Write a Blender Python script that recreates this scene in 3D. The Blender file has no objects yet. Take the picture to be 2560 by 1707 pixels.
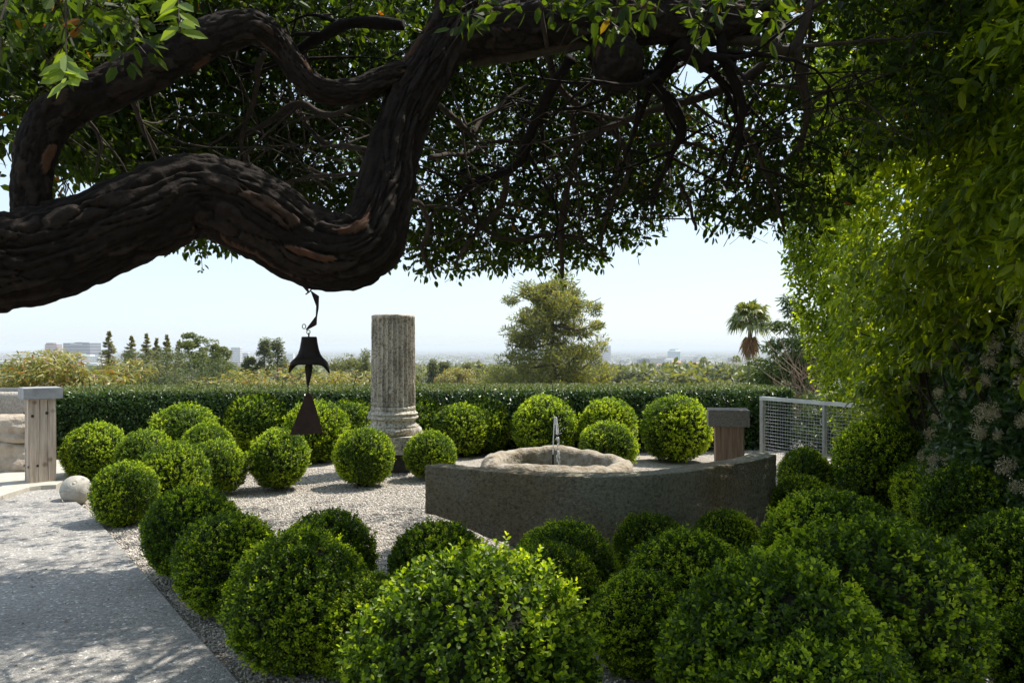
import bpy, bmesh, math, random
import numpy as np
from mathutils import Vector, kdtree

random.seed(7)
R = np.random.default_rng(11)
sc = bpy.context.scene
COL = sc.collection

# ------------------------------------------------------------------ camera, sky, sun, exposure
F, HX, HY, CH = 2000.0, 1280.0, 868.0, 1.6        # focal length and horizon in photo pixels, eye height
cam_d = bpy.data.cameras.new("camera")
cam = bpy.data.objects.new("camera", cam_d); COL.objects.link(cam)
cam.location = (0, 0, CH); cam.rotation_euler = (math.pi / 2, 0, 0)
cam_d.sensor_width = 36.0; cam_d.lens = 36.0 * F / 2560.0
cam_d.shift_y = (HY - 853.5) / 2560.0
cam_d.clip_start = 0.05; cam_d.clip_end = 200000
sc.camera = cam

SUN_EL, SUN_AZ = math.radians(58), math.radians(52)   # azimuth from the view direction (+Y) towards +X
world = bpy.data.worlds.new("World"); sc.world = world; world.use_nodes = True
wn = world.node_tree.nodes; wl = world.node_tree.links
sky = wn.new("ShaderNodeTexSky"); sky.sky_type = 'NISHITA'; sky.sun_disc = False
sky.sun_elevation = SUN_EL; sky.sun_rotation = SUN_AZ
sky.altitude = 100; sky.air_density = 1.0; sky.dust_density = 1.0; sky.ozone_density = 2.0
bg = wn["Background"]; bg.inputs[1].default_value = 0.12
hz = wn.new("ShaderNodeMix"); hz.data_type = 'RGBA'; hz.inputs["Factor"].default_value = 0.66   # thin high haze whitens the clear sky
hz.inputs[7].default_value = (4.35, 5.1, 5.7, 1)
wl.new(sky.outputs[0], hz.inputs[6]); wl.new(hz.outputs[2], bg.inputs[0])
sun_d = bpy.data.lights.new("sun", 'SUN'); sun_d.energy = 4.5; sun_d.angle = math.radians(0.55)
sun_d.color = (1.0, 0.93, 0.82)
sun = bpy.data.objects.new("sun", sun_d); COL.objects.link(sun)
sv = Vector((math.sin(SUN_AZ) * math.cos(SUN_EL), math.cos(SUN_AZ) * math.cos(SUN_EL), math.sin(SUN_EL)))
sun.rotation_euler = (-sv).to_track_quat('-Z', 'Y').to_euler()
sun.location = (20, 20, 60)
sc.view_settings.view_transform = 'Standard'; sc.view_settings.look = 'None'
sc.view_settings.exposure = 0.76; sc.view_settings.gamma = 1.0
cy = sc.cycles
cy.max_bounces = 7; cy.diffuse_bounces = 4; cy.glossy_bounces = 2; cy.transmission_bounces = 5
cy.volume_bounces = 0; cy.transparent_max_bounces = 8
cy.caustics_reflective = False; cy.caustics_refractive = False
cy.use_adaptive_sampling = True; cy.use_denoising = True
HAZE_DENSITY = 1.1e-4

# ------------------------------------------------------------------ helpers
def PX(x, y, d):
    return np.array([(x - HX) * d / F, d, CH - (y - HY) * d / F])

def GX(x, y, z=0.0):
    d = F * (CH - z) / (y - HY)
    return np.array([(x - HX) * d / F, d, z])

def nrm(v):
    return v / (np.linalg.norm(v, axis=-1, keepdims=True) + 1e-9)

def rdir(n, rng=R):
    return nrm(rng.normal(size=(n, 3)))

def snoise(P, freq, seed, octs=3):
    r = np.random.default_rng(seed); out = np.zeros(P.shape[:-1]); a = 1.0
    for o in range(octs):
        for k in range(5):
            k3 = r.normal(size=3); k3 /= np.linalg.norm(k3)
            out += a * np.sin(P @ (k3 * freq * (0.7 + 0.6 * r.random())) + r.random() * 6.283)
        a *= 0.5; freq *= 2.1
    return out / 3.2

def link(o, parent=None):
    COL.objects.link(o)
    if parent is not None: o.parent = parent
    return o

def build(name, V, faces, mat=None, parent=None, smooth=False, uv=None, attrs=None):
    """faces: list of int arrays (m,k); V world/local coords."""
    V = np.asarray(V, dtype=np.float32)
    if not isinstance(faces, (list, tuple)): faces = [faces]
    faces = [np.asarray(f, dtype=np.int32) for f in faces if len(f)]
    me = bpy.data.meshes.new(name)
    me.vertices.add(len(V)); me.vertices.foreach_set("co", V.ravel())
    loops = np.concatenate([f.ravel() for f in faces])
    sizes = np.concatenate([np.full(len(f), f.shape[1], dtype=np.int32) for f in faces])
    me.loops.add(len(loops)); me.loops.foreach_set("vertex_index", loops)
    me.polygons.add(len(sizes))
    starts = np.concatenate([[0], np.cumsum(sizes)[:-1]]).astype(np.int32)
    me.polygons.foreach_set("loop_start", starts)
    me.polygons.foreach_set("use_smooth", np.full(len(sizes), smooth, dtype=bool))
    if uv is not None:
        l = me.uv_layers.new(name="UVMap"); l.data.foreach_set("uv", np.asarray(uv, dtype=np.float32)[loops].ravel())
    for k, a in (attrs or {}).items():
        at = me.attributes.new(k, 'FLOAT', 'POINT'); at.data.foreach_set("value", np.asarray(a, dtype=np.float32))
    me.update(calc_edges=True)
    if mat: me.materials.append(mat)
    return link(bpy.data.objects.new(name, me), parent)

def tag(o, label=None, cat=None, group=None, kind=None):
    if label: o["label"] = label
    if cat: o["category"] = cat
    if group: o["group"] = group
    if kind: o["kind"] = kind
    return o

def empty(name, loc, label, cat, group=None):
    o = bpy.data.objects.new(name, None); o.location = loc; o.empty_display_size = 0.2
    COL.objects.link(o)
    return tag(o, label, cat, group)

class MB:
    """collects shapes, links them as one mesh"""
    def __init__(s): s.V = []; s.F = {}; s.n = 0
    def add(s, V, *faces):
        V = np.asarray(V, float); s.V.append(V)
        for f in faces:
            f = np.asarray(f, int)
            if len(f): s.F.setdefault(f.shape[1], []).append(f + s.n)
        s.n += len(V); return s
    def box(s, c, size, rotz=0.0, jit=0.0):
        h = np.array(size) / 2
        v = np.array([[x, y, z] for z in (-1, 1) for y in (-1, 1) for x in (-1, 1)], float) * h
        if jit: v += R.normal(size=v.shape) * jit
        ca, sa = math.cos(rotz), math.sin(rotz)
        v = np.stack([v[:, 0] * ca - v[:, 1] * sa, v[:, 0] * sa + v[:, 1] * ca, v[:, 2]], 1) + np.array(c)
        return s.add(v, [[0, 2, 3, 1], [4, 5, 7, 6], [0, 1, 5, 4], [2, 6, 7, 3], [0, 4, 6, 2], [1, 3, 7, 5]])
    def tube(s, pts, rad, segs=6, cap=True):
        V, Q, T = tube_geo(pts, rad, segs, cap); return s.add(V, Q, T)
    def lathe(s, prof, segs=32, c=(0, 0, 0)):
        prof = np.array(prof, float); a = np.linspace(0, 2 * math.pi, segs, endpoint=False)
        V = np.stack([prof[:, None, 0] * np.cos(a), prof[:, None, 0] * np.sin(a), np.repeat(prof[:, 1:2], segs, 1)], -1).reshape(-1, 3) + np.array(c)
        m = len(prof); i = np.arange(m - 1)[:, None] * segs; j = np.arange(segs)[None]; k = (j + 1) % segs
        Q = np.stack([i + j, i + k, i + segs + k, i + segs + j], -1).reshape(-1, 4)
        return s.add(V, Q)
    def build(s, name, mat, parent=None, smooth=False):
        return build(name, np.concatenate(s.V), [np.concatenate(f) for f in s.F.values()], mat, parent, smooth)

def resample(pts, n):
    """smooth Catmull-Rom through pts (m,k) -> n points"""
    p = np.asarray(pts, float); m = len(p)
    q = np.vstack([2 * p[0] - p[1], p, 2 * p[-1] - p[-2]])
    seg = np.linalg.norm(np.diff(p[:, :3], axis=0), axis=1); cum = np.concatenate([[0], np.cumsum(seg)])
    u = np.linspace(0, cum[-1], n); i = np.clip(np.searchsorted(cum, u, side='right') - 1, 0, m - 2)
    t = ((u - cum[i]) / (seg[i] + 1e-9))[:, None]
    a, b, c, d = q[i], q[i + 1], q[i + 2], q[i + 3]
    return 0.5 * (2 * b + (c - a) * t + (2 * a - 5 * b + 4 * c - d) * t ** 2 + (3 * b - 3 * c + d - a) * t ** 3)

def frames(P):
    T = nrm(np.gradient(P, axis=0)); n = len(P); N = np.zeros_like(P)
    up = np.array([0, 0, 1.0]) if abs(T[0, 2]) < 0.9 else np.array([1.0, 0, 0])
    v = up - T[0] * (up @ T[0]); N[0] = v / np.linalg.norm(v)
    for i in range(1, n):
        v = N[i - 1] - T[i] * (N[i - 1] @ T[i]); N[i] = v / (np.linalg.norm(v) + 1e-9)
    return T, N, np.cross(T, N)

def tube_geo(pts, rad, segs=6, cap=True):
    P = np.asarray(pts, float); n = len(P); rad = np.broadcast_to(np.asarray(rad, float), (n,))
    T, N, B = frames(P); a = np.linspace(0, 2 * math.pi, segs, endpoint=False)
    V = (P[:, None] + rad[:, None, None] * (np.cos(a)[None, :, None] * N[:, None] + np.sin(a)[None, :, None] * B[:, None])).reshape(-1, 3)
    i = np.arange(n - 1)[:, None] * segs; j = np.arange(segs)[None]; k = (j + 1) % segs
    Q = np.stack([i + j, i + k, i + segs + k, i + segs + j], -1).reshape(-1, 4)
    Tr = []
    if cap:
        V = np.vstack([V, P[:1], P[-1:]]); m = n * segs
        jj = np.arange(segs); kk = (jj + 1) % segs
        Tr = np.vstack([np.stack([np.full(segs, m), kk, jj], 1), np.stack([np.full(segs, m + 1), (n - 1) * segs + jj, (n - 1) * segs + kk], 1)])
    return V, Q, Tr

LT = np.array([[0, 0, 0], [.28, -.42, .10], [.68, -.40, .06], [1, 0, -.10], [.68, .40, .06], [.28, .42, .10]])
LQ = np.array([[0, 1, 2, 3], [0, 3, 4, 5]])
LTO = np.array([[0, 0, 0], [.40, -.40, .10], [.78, -.45, .08], [1, 0, .0], [.78, .45, .08], [.40, .40, .10]])   # blunt, wider at the tip
def leaves_geo(P, A, N, L, W, tpl=LT):
    """one folded 2-quad leaf per row"""
    A = nrm(A); S = nrm(np.cross(A, N)); N = np.cross(S, A)
    L = np.broadcast_to(L, (len(P),))[:, None, None]; W = np.broadcast_to(W, (len(P),))[:, None, None]
    V = P[:, None] + tpl[None, :, 0:1] * L * A[:, None] + tpl[None, :, 1:2] * W * S[:, None] + tpl[None, :, 2:3] * W * N[:, None]
    n = len(P); k = len(tpl)
    Q = (np.arange(n)[:, None, None] * k + LQ[None]).reshape(-1, 4)
    return V.reshape(-1, 3), Q

def merge(parts):
    Vs, Qs, o = [], [], 0
    for V, Q in parts:
        Vs.append(V); Qs.append(Q + o); o += len(V)
    return np.concatenate(Vs), np.concatenate(Qs)

# ------------------------------------------------------------------ materials
def mat_new(name):
    m = bpy.data.materials.new(name); m.use_nodes = True
    nt = m.node_tree
    return m, nt, nt.nodes, nt.links, nt.nodes["Principled BSDF"]

def ramp(nodes, stops):
    r = nodes.new("ShaderNodeValToRGB"); e = r.color_ramp.elements
    while len(e) < len(stops): e.new(0.5)
    for el, (p, c) in zip(e, stops):
        el.position = p; el.color = (*c, 1)
    return r

def leaf_mat(name, stops, trans=0.3, tcol=None, rough=0.45, spec=0.5, attr=None):
    m, nt, n, l, b = mat_new(name)
    g = n.new("ShaderNodeNewGeometry"); r = ramp(n, stops)
    if attr:
        at = n.new("ShaderNodeAttribute"); at.attribute_name = attr; l.new(at.outputs["Fac"], r.inputs[0])
    else: l.new(g.outputs["Random Per Island"], r.inputs[0])
    b.inputs["Roughness"].default_value = rough
    b.inputs["Specular IOR Level"].default_value = spec
    l.new(r.outputs[0], b.inputs["Base Color"])
    t = n.new("ShaderNodeBsdfTranslucent")
    mx = n.new("ShaderNodeMix"); mx.data_type = 'RGBA'; mx.blend_type = 'MULTIPLY'
    mx.inputs["Factor"].default_value = 1.0
    mx.inputs[7].default_value = (*(tcol or (2.1, 1.9, 0.5)), 1)
    l.new(r.outputs[0], mx.inputs[6]); l.new(mx.outputs[2], t.inputs[0])
    ms = n.new("ShaderNodeMixShader"); ms.inputs[0].default_value = trans
    l.new(b.outputs[0], ms.inputs[1]); l.new(t.outputs[0], ms.inputs[2])
    l.new(ms.outputs[0], n["Material Output"].inputs[0])
    return m

def noise_mat(name, c1, c2, scale=8, rough=0.85, bump=0.3, bscale=40, bdist=0.01, detail=6, stretch=None, c3=None, spec=0.3, metallic=0.0, island=0.0):
    m, nt, n, l, b = mat_new(name)
    tc = n.new("ShaderNodeTexCoord"); mp = n.new("ShaderNodeMapping")
    if stretch: mp.inputs["Scale"].default_value = stretch
    l.new(tc.outputs["Object"], mp.inputs[0])
    a = n.new("ShaderNodeTexNoise"); a.inputs["Scale"].default_value = scale; a.inputs["Detail"].default_value = detail
    a.inputs["Roughness"].default_value = 0.65
    l.new(mp.outputs[0], a.inputs["Vector"])
    stops = [(0.32, c1), (0.68, c2)] if c3 is None else [(0.3, c1), (0.5, c2), (0.7, c3)]
    r = ramp(n, stops); l.new(a.outputs["Fac"], r.inputs[0])
    l.new(r.outputs[0], b.inputs["Base Color"])
    a2 = n.new("ShaderNodeTexNoise"); a2.inputs["Scale"].default_value = bscale; a2.inputs["Detail"].default_value = 8
    l.new(mp.outputs[0], a2.inputs["Vector"])
    bp = n.new("ShaderNodeBump"); bp.inputs["Strength"].default_value = bump; bp.inputs["Distance"].default_value = bdist
    l.new(a2.outputs["Fac"], bp.inputs["Height"]); l.new(bp.outputs[0], b.inputs["Normal"])
    b.inputs["Roughness"].default_value = rough; b.inputs["Specular IOR Level"].default_value = spec
    b.inputs["Metallic"].default_value = metallic
    return m

def flat_mat(name, c, rough=0.7, metallic=0.0, spec=0.4):
    m, nt, n, l, b = mat_new(name)
    a = n.new("ShaderNodeTexNoise"); a.inputs["Scale"].default_value = 6
    tc = n.new("ShaderNodeTexCoord"); l.new(tc.outputs["Object"], a.inputs["Vector"])
    r = ramp(n, [(0.3, tuple(x * 0.85 for x in c)), (0.7, tuple(min(1, x * 1.1) for x in c))])
    l.new(a.outputs["Fac"], r.inputs[0]); l.new(r.outputs[0], b.inputs["Base Color"])
    b.inputs["Roughness"].default_value = rough; b.inputs["Metallic"].default_value = metallic
    b.inputs["Specular IOR Level"].default_value = spec
    return m

def pebble_mat(name, scale, stops, grout, bump, island=False, thr=0.06):
    m, nt, n, l, b = mat_new(name)
    b.inputs["Roughness"].default_value = 0.8; b.inputs["Specular IOR Level"].default_value = 0.35
    if island:
        g = n.new("ShaderNodeNewGeometry"); r = ramp(n, stops); l.new(g.outputs["Random Per Island"], r.inputs[0])
        l.new(r.outputs[0], b.inputs["Base Color"]); return m
    tc = n.new("ShaderNodeTexCoord")
    v = n.new("ShaderNodeTexVoronoi"); v.inputs["Scale"].default_value = scale
    l.new(tc.outputs["Object"], v.inputs["Vector"])
    r = ramp(n, stops); sp = n.new("ShaderNodeSeparateColor"); l.new(v.outputs["Color"], sp.inputs[0]); l.new(sp.outputs[0], r.inputs[0])
    e = n.new("ShaderNodeTexVoronoi"); e.feature = 'DISTANCE_TO_EDGE'; e.inputs["Scale"].default_value = scale
    l.new(tc.outputs["Object"], e.inputs["Vector"])
    mr = n.new("ShaderNodeMapRange"); mr.inputs[1].default_value = 0.0; mr.inputs[2].default_value = thr
    l.new(e.outputs["Distance"], mr.inputs[0])
    big = n.new("ShaderNodeTexNoise"); big.inputs["Scale"].default_value = 1.3; big.inputs["Detail"].default_value = 5
    l.new(tc.outputs["Object"], big.inputs["Vector"])
    rb = ramp(n, [(0.35, (0.82, 0.80, 0.78)), (0.65, (1.05, 1.03, 1.0))]); l.new(big.outputs["Fac"], rb.inputs[0])
    mx = n.new("ShaderNodeMix"); mx.data_type = 'RGBA'; l.new(mr.outputs[0], mx.inputs["Factor"])
    mx.inputs[6].default_value = (*grout, 1); l.new(r.outputs[0], mx.inputs[7])
    mu = n.new("ShaderNodeMix"); mu.data_type = 'RGBA'; mu.blend_type = 'MULTIPLY'; mu.inputs["Factor"].default_value = 1
    l.new(mx.outputs[2], mu.inputs[6]); l.new(rb.outputs[0], mu.inputs[7])
    l.new(mu.outputs[2], b.inputs["Base Color"])
    mr2 = n.new("ShaderNodeMapRange"); mr2.inputs[2].default_value = 0.25; l.new(e.outputs["Distance"], mr2.inputs[0])
    bp = n.new("ShaderNodeBump"); bp.inputs["Strength"].default_value = bump; bp.inputs["Distance"].default_value = 0.008
    l.new(mr2.outputs[0], bp.inputs["Height"]); l.new(bp.outputs[0], b.inputs["Normal"])
    return m

def bark_mat():
    m, nt, n, l, b = mat_new("bark")
    at = n.new("ShaderNodeAttribute"); at.attribute_name = "plate"
    r = ramp(n, [(0.0, (0.011, 0.008, 0.0065)), (0.6, (0.020, 0.0145, 0.012)), (0.93, (0.032, 0.025, 0.021)), (0.995, (0.085, 0.042, 0.025))])
    l.new(at.outputs["Fac"], r.inputs[0])
    tc = n.new("ShaderNodeTexCoord"); a = n.new("ShaderNodeTexNoise"); a.inputs["Scale"].default_value = 30; a.inputs["Detail"].default_value = 8
    l.new(tc.outputs["Object"], a.inputs["Vector"])
    rb = ramp(n, [(0.3, (0.55, 0.55, 0.55)), (0.7, (1.3, 1.25, 1.2))]); l.new(a.outputs["Fac"], rb.inputs[0])
    mu = n.new("ShaderNodeMix"); mu.data_type = 'RGBA'; mu.blend_type = 'MULTIPLY'; mu.inputs["Factor"].default_value = 1
    l.new(r.outputs[0], mu.inputs[6]); l.new(rb.outputs[0], mu.inputs[7]); l.new(mu.outputs[2], b.inputs["Base Color"])
    bp = n.new("ShaderNodeBump"); bp.inputs["Strength"].default_value = 0.8; bp.inputs["Distance"].default_value = 0.012
    l.new(a.outputs["Fac"], bp.inputs["Height"]); l.new(bp.outputs[0], b.inputs["Normal"])
    b.inputs["Roughness"].default_value = 0.9; b.inputs["Specular IOR Level"].default_value = 0.2
    return m

M = {}
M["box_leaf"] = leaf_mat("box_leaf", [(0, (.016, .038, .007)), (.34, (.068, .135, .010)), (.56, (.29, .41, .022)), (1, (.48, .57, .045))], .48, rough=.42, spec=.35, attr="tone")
M["shade_core_wood"] = noise_mat("shade_core_wood", (.010, .013, .006), (.024, .024, .013), 12, .95, .5, 30, .02)  # interior shade put into this near-black wood colour
M["crown_leaf"] = leaf_mat("crown_leaf", [(0, (.018, .032, .007)), (.5, (.032, .060, .009)), (.9, (.055, .095, .012)), (.985, (.08, .12, .015)), (1, (.22, .08, .02))], .42, rough=.45, spec=.2, tcol=(2.6, 2.4, .5))
M["ficus_leaf"] = leaf_mat("ficus_leaf", [(0, (.055, .095, .008)), (.5, (.155, .225, .013)), (.85, (.26, .34, .020)), (1, (.33, .39, .03))], .58, rough=.36, spec=.35)
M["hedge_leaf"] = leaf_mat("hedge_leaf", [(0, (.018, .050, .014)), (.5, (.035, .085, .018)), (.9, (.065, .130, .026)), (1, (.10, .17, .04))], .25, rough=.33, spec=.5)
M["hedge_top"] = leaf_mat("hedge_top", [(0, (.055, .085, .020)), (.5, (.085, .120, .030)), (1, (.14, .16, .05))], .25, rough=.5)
M["flower_leaf"] = leaf_mat("flower_leaf", [(0, (.025, .058, .022)), (.6, (.055, .11, .032)), (1, (.10, .16, .04))], .3, rough=.35)
M["flower"] = leaf_mat("flower", [(0, (.46, .38, .22)), (.6, (.70, .62, .44)), (.9, (.76, .70, .54)), (1, (.34, .20, .10))], .3, rough=.8, spec=.1, tcol=(1, 1, .9))
M["bark"] = bark_mat()
M["twig"] = noise_mat("twig_bark", (.026, .019, .014), (.060, .045, .034), 25, .9, .4, 60, .004)
M["pale_twig"] = noise_mat("pale_twig", (.20, .14, .10), (.34, .26, .20), 25, .9, .3, 60, .004)
M["gravel"] = pebble_mat("gravel", 75, [(0, (.20, .19, .18)), (.25, (.43, .395, .35)), (.6, (.60, .555, .50)), (1, (.76, .715, .66))], (.16, .15, .14), 0.9)
M["pebble"] = pebble_mat("pebble", 1, [(0, (.17, .16, .15)), (.2, (.39, .355, .315)), (.55, (.56, .515, .46)), (.85, (.68, .63, .57)), (1, (.82, .785, .74))], (0, 0, 0), 0, island=True)
M["path"] = pebble_mat("path", 62, [(0, (.17, .17, .17)), (.35, (.29, .285, .28)), (.75, (.37, .365, .355)), (.92, (.46, .455, .45)), (1, (.78, .78, .77))], (.31, .30, .285), 0.5, thr=.16)
M["granite"] = noise_mat("granite", (.095, .088, .060), (.26, .25, .19), 42, .9, 1.0, 75, .03, 12, c3=(.34, .315, .23))
def stain(m, c, scale, lo, hi, loc=(0, 0, 0)):
    """rusty weathering patch mixed over a stone"""
    nt = m.node_tree; n, l = nt.nodes, nt.links; b = n["Principled BSDF"]; src = b.inputs["Base Color"].links[0].from_socket
    tc = n.new("ShaderNodeTexCoord"); mp = n.new("ShaderNodeMapping"); mp.inputs["Location"].default_value = loc; l.new(tc.outputs["Object"], mp.inputs[0])
    a = n.new("ShaderNodeTexNoise"); a.inputs["Scale"].default_value = scale; a.inputs["Detail"].default_value = 5; l.new(mp.outputs[0], a.inputs["Vector"])
    r = ramp(n, [(lo, (0, 0, 0)), (hi, (.6, .6, .6))]); l.new(a.outputs["Fac"], r.inputs[0])
    mx = n.new("ShaderNodeMix"); mx.data_type = 'RGBA'; mx.blend_type = 'MULTIPLY'; mx.inputs[7].default_value = (*c, 1)
    l.new(r.outputs[0], mx.inputs["Factor"]); l.new(src, mx.inputs[6]); l.new(mx.outputs[2], b.inputs["Base Color"])
stain(M["granite"], (.82, .58, .38), 1.1, .46, .62)
M["basin_stone"] = noise_mat("basin_stone", (.16, .12, .075), (.32, .275, .215), 9, .9, .9, 35, .02, 10, c3=(.46, .43, .37))
M["boulder"] = noise_mat("boulder", (.20, .15, .10), (.36, .30, .235), 5, .9, .8, 30, .02, 10, c3=(.46, .41, .34))
M["pale_stone"] = noise_mat("pale_stone", (.34, .32, .28), (.52, .49, .43), 9, .9, .5, 60, .008, 10)
M["rough_wall"] = noise_mat("rough_wall", (.26, .24, .21), (.46, .43, .38), 40, .95, 1.0, 60, .02, 10)
M["cap_stone"] = noise_mat("cap_stone", (.22, .23, .245), (.36, .37, .38), 7, .8, .3, 80, .004, 8)
M["dark_cap"] = noise_mat("dark_cap", (.115, .10, .085), (.29, .265, .235), 45, .9, .7, 90, .006, 8)
M["dark_block"] = noise_mat("dark_block", (.030, .028, .027), (.06, .055, .052), 8, .8, .3, 60, .005)
M["grey_metal"] = noise_mat("grey_metal", (.28, .28, .28), (.38, .38, .37), 10, .5, .05, 60, .001, metallic=.3)
M["steel"] = flat_mat("steel", (.55, .56, .58), .38, .65)
M["bronze"] = noise_mat("bronze", (.014, .011, .010), (.030, .022, .018), 18, .6, .4, 60, .003, metallic=.4)
M["rust"] = noise_mat("rusty_plate", (.022, .014, .012), (.055, .030, .022), 22, .7, .4, 60, .002, metallic=.3)
M["black"] = flat_mat("black_metal", (.02, .02, .021), .45, .3)
M["lens"] = flat_mat("lens_glass", (.06, .065, .065), .15)

def wood_mat(name, c1, c2, c3):
    m, nt, n, l, b = mat_new(name)
    tc = n.new("ShaderNodeTexCoord"); mp = n.new("ShaderNodeMapping"); mp.inputs["Scale"].default_value = (14, 14, 0.9)
    l.new(tc.outputs["Object"], mp.inputs[0])
    a = n.new("ShaderNodeTexNoise"); a.inputs["Scale"].default_value = 2.2; a.inputs["Detail"].default_value = 10; a.inputs["Roughness"].default_value = .7
    l.new(mp.outputs[0], a.inputs["Vector"])
    r = ramp(n, [(0.3, c1), (0.5, c2), (0.68, c3)]); l.new(a.outputs["Fac"], r.inputs[0])
    v = n.new("ShaderNodeTexVoronoi"); v.inputs["Scale"].default_value = 4.5; l.new(tc.outputs["Object"], v.inputs["Vector"])
    k = ramp(n, [(0.06, (.45, .36, .3)), (0.16, (1, 1, 1))]); l.new(v.outputs["Distance"], k.inputs[0])
    mu = n.new("ShaderNodeMix"); mu.data_type = 'RGBA'; mu.blend_type = 'MULTIPLY'; mu.inputs["Factor"].default_value = .8
    l.new(r.outputs[0], mu.inputs[6]); l.new(k.outputs[0], mu.inputs[7]); l.new(mu.outputs[2], b.inputs["Base Color"])
    bp = n.new("ShaderNodeBump"); bp.inputs["Strength"].default_value = .5; bp.inputs["Distance"].default_value = .006
    l.new(a.outputs["Fac"], bp.inputs["Height"]); l.new(bp.outputs[0], b.inputs["Normal"])
    b.inputs["Roughness"].default_value = .85; b.inputs["Specular IOR Level"].default_value = .25
    return m
M["grey_wood"] = wood_mat("weathered_timber", (.27, .22, .175), (.46, .385, .315), (.60, .53, .455))
M["brown_wood"] = wood_mat("brown_timber", (.13, .080, .052), (.26, .175, .12), (.36, .265, .195))

def column_mat():
    m, nt, n, l, b = mat_new("column_stone")
    tc = n.new("ShaderNodeTexCoord"); mp = n.new("ShaderNodeMapping"); mp.inputs["Scale"].default_value = (1, 1, .28)
    l.new(tc.outputs["Object"], mp.inputs[0])
    a = n.new("ShaderNodeTexNoise"); a.inputs["Scale"].default_value = 9; a.inputs["Detail"].default_value = 10; a.inputs["Roughness"].default_value = .7
    l.new(mp.outputs[0], a.inputs["Vector"])
    r = ramp(n, [(.34, (.22, .20, .172)), (.46, (.44, .40, .335)), (.58, (.58, .53, .45)), (.75, (.64, .60, .53))]); l.new(a.outputs["Fac"], r.inputs[0])
    s = n.new("ShaderNodeTexNoise"); s.inputs["Scale"].default_value = 38; s.inputs["Detail"].default_value = 6
    l.new(tc.outputs["Object"], s.inputs["Vector"])
    k = ramp(n, [(.40, (.45, .44, .43)), (.52, (1, 1, 1)), (.68, (1.0, 1.0, 1.0)), (.72, (1.35, 1.35, 1.3))]); l.new(s.outputs["Fac"], k.inputs[0])
    mu = n.new("ShaderNodeMix"); mu.data_type = 'RGBA'; mu.blend_type = 'MULTIPLY'; mu.inputs["Factor"].default_value = 1
    l.new(r.outputs[0], mu.inputs[6]); l.new(k.outputs[0], mu.inputs[7]); l.new(mu.outputs[2], b.inputs["Base Color"])
    bp = n.new("ShaderNodeBump"); bp.inputs["Strength"].default_value = .45; bp.inputs["Distance"].default_value = .008
    l.new(s.outputs["Fac"], bp.inputs["Height"]); l.new(bp.outputs[0], b.inputs["Normal"])
    b.inputs["Roughness"].default_value = .9; b.inputs["Specular IOR Level"].default_value = .2
    return m
M["column"] = column_mat()

def water_mats():
    m, nt, n, l, b = mat_new("water_jet")
    b.inputs["Base Color"].default_value = (.95, .97, .98, 1); b.inputs["Roughness"].default_value = .2
    b.inputs["Transmission Weight"].default_value = .08; b.inputs["IOR"].default_value = 1.33
    M["jet"] = m
    m, nt, n, l, b = mat_new("still_water")
    b.inputs["Base Color"].default_value = (.05, .06, .05, 1); b.inputs["Roughness"].default_value = .06; b.inputs["IOR"].default_value = 1.33
    w = n.new("ShaderNodeTexNoise"); w.inputs["Scale"].default_value = 14
    tc = n.new("ShaderNodeTexCoord"); l.new(tc.outputs["Object"], w.inputs["Vector"])
    bp = n.new("ShaderNodeBump"); bp.inputs["Strength"].default_value = .4; bp.inputs["Distance"].default_value = .02
    l.new(w.outputs["Fac"], bp.inputs["Height"]); l.new(bp.outputs[0], b.inputs["Normal"])
    M["water"] = m
water_mats()

# ------------------------------------------------------------------ terrain and the city plain
TY = np.array([-3000, 14.2, 15.2, 20, 40, 70, 110, 180, 300, 600, 1000, 1500, 2500, 4000, 8000, 15000, 30000, 60000.])
TZ = np.array([-.03, -.03, -.5, -2.5, -6.5, -10, -12.5, -14, -16, -24, -32, -44, -62, -77, -95, -100, -100, -100.])
def ground_z(y): return np.interp(y, TY, TZ)

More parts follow.
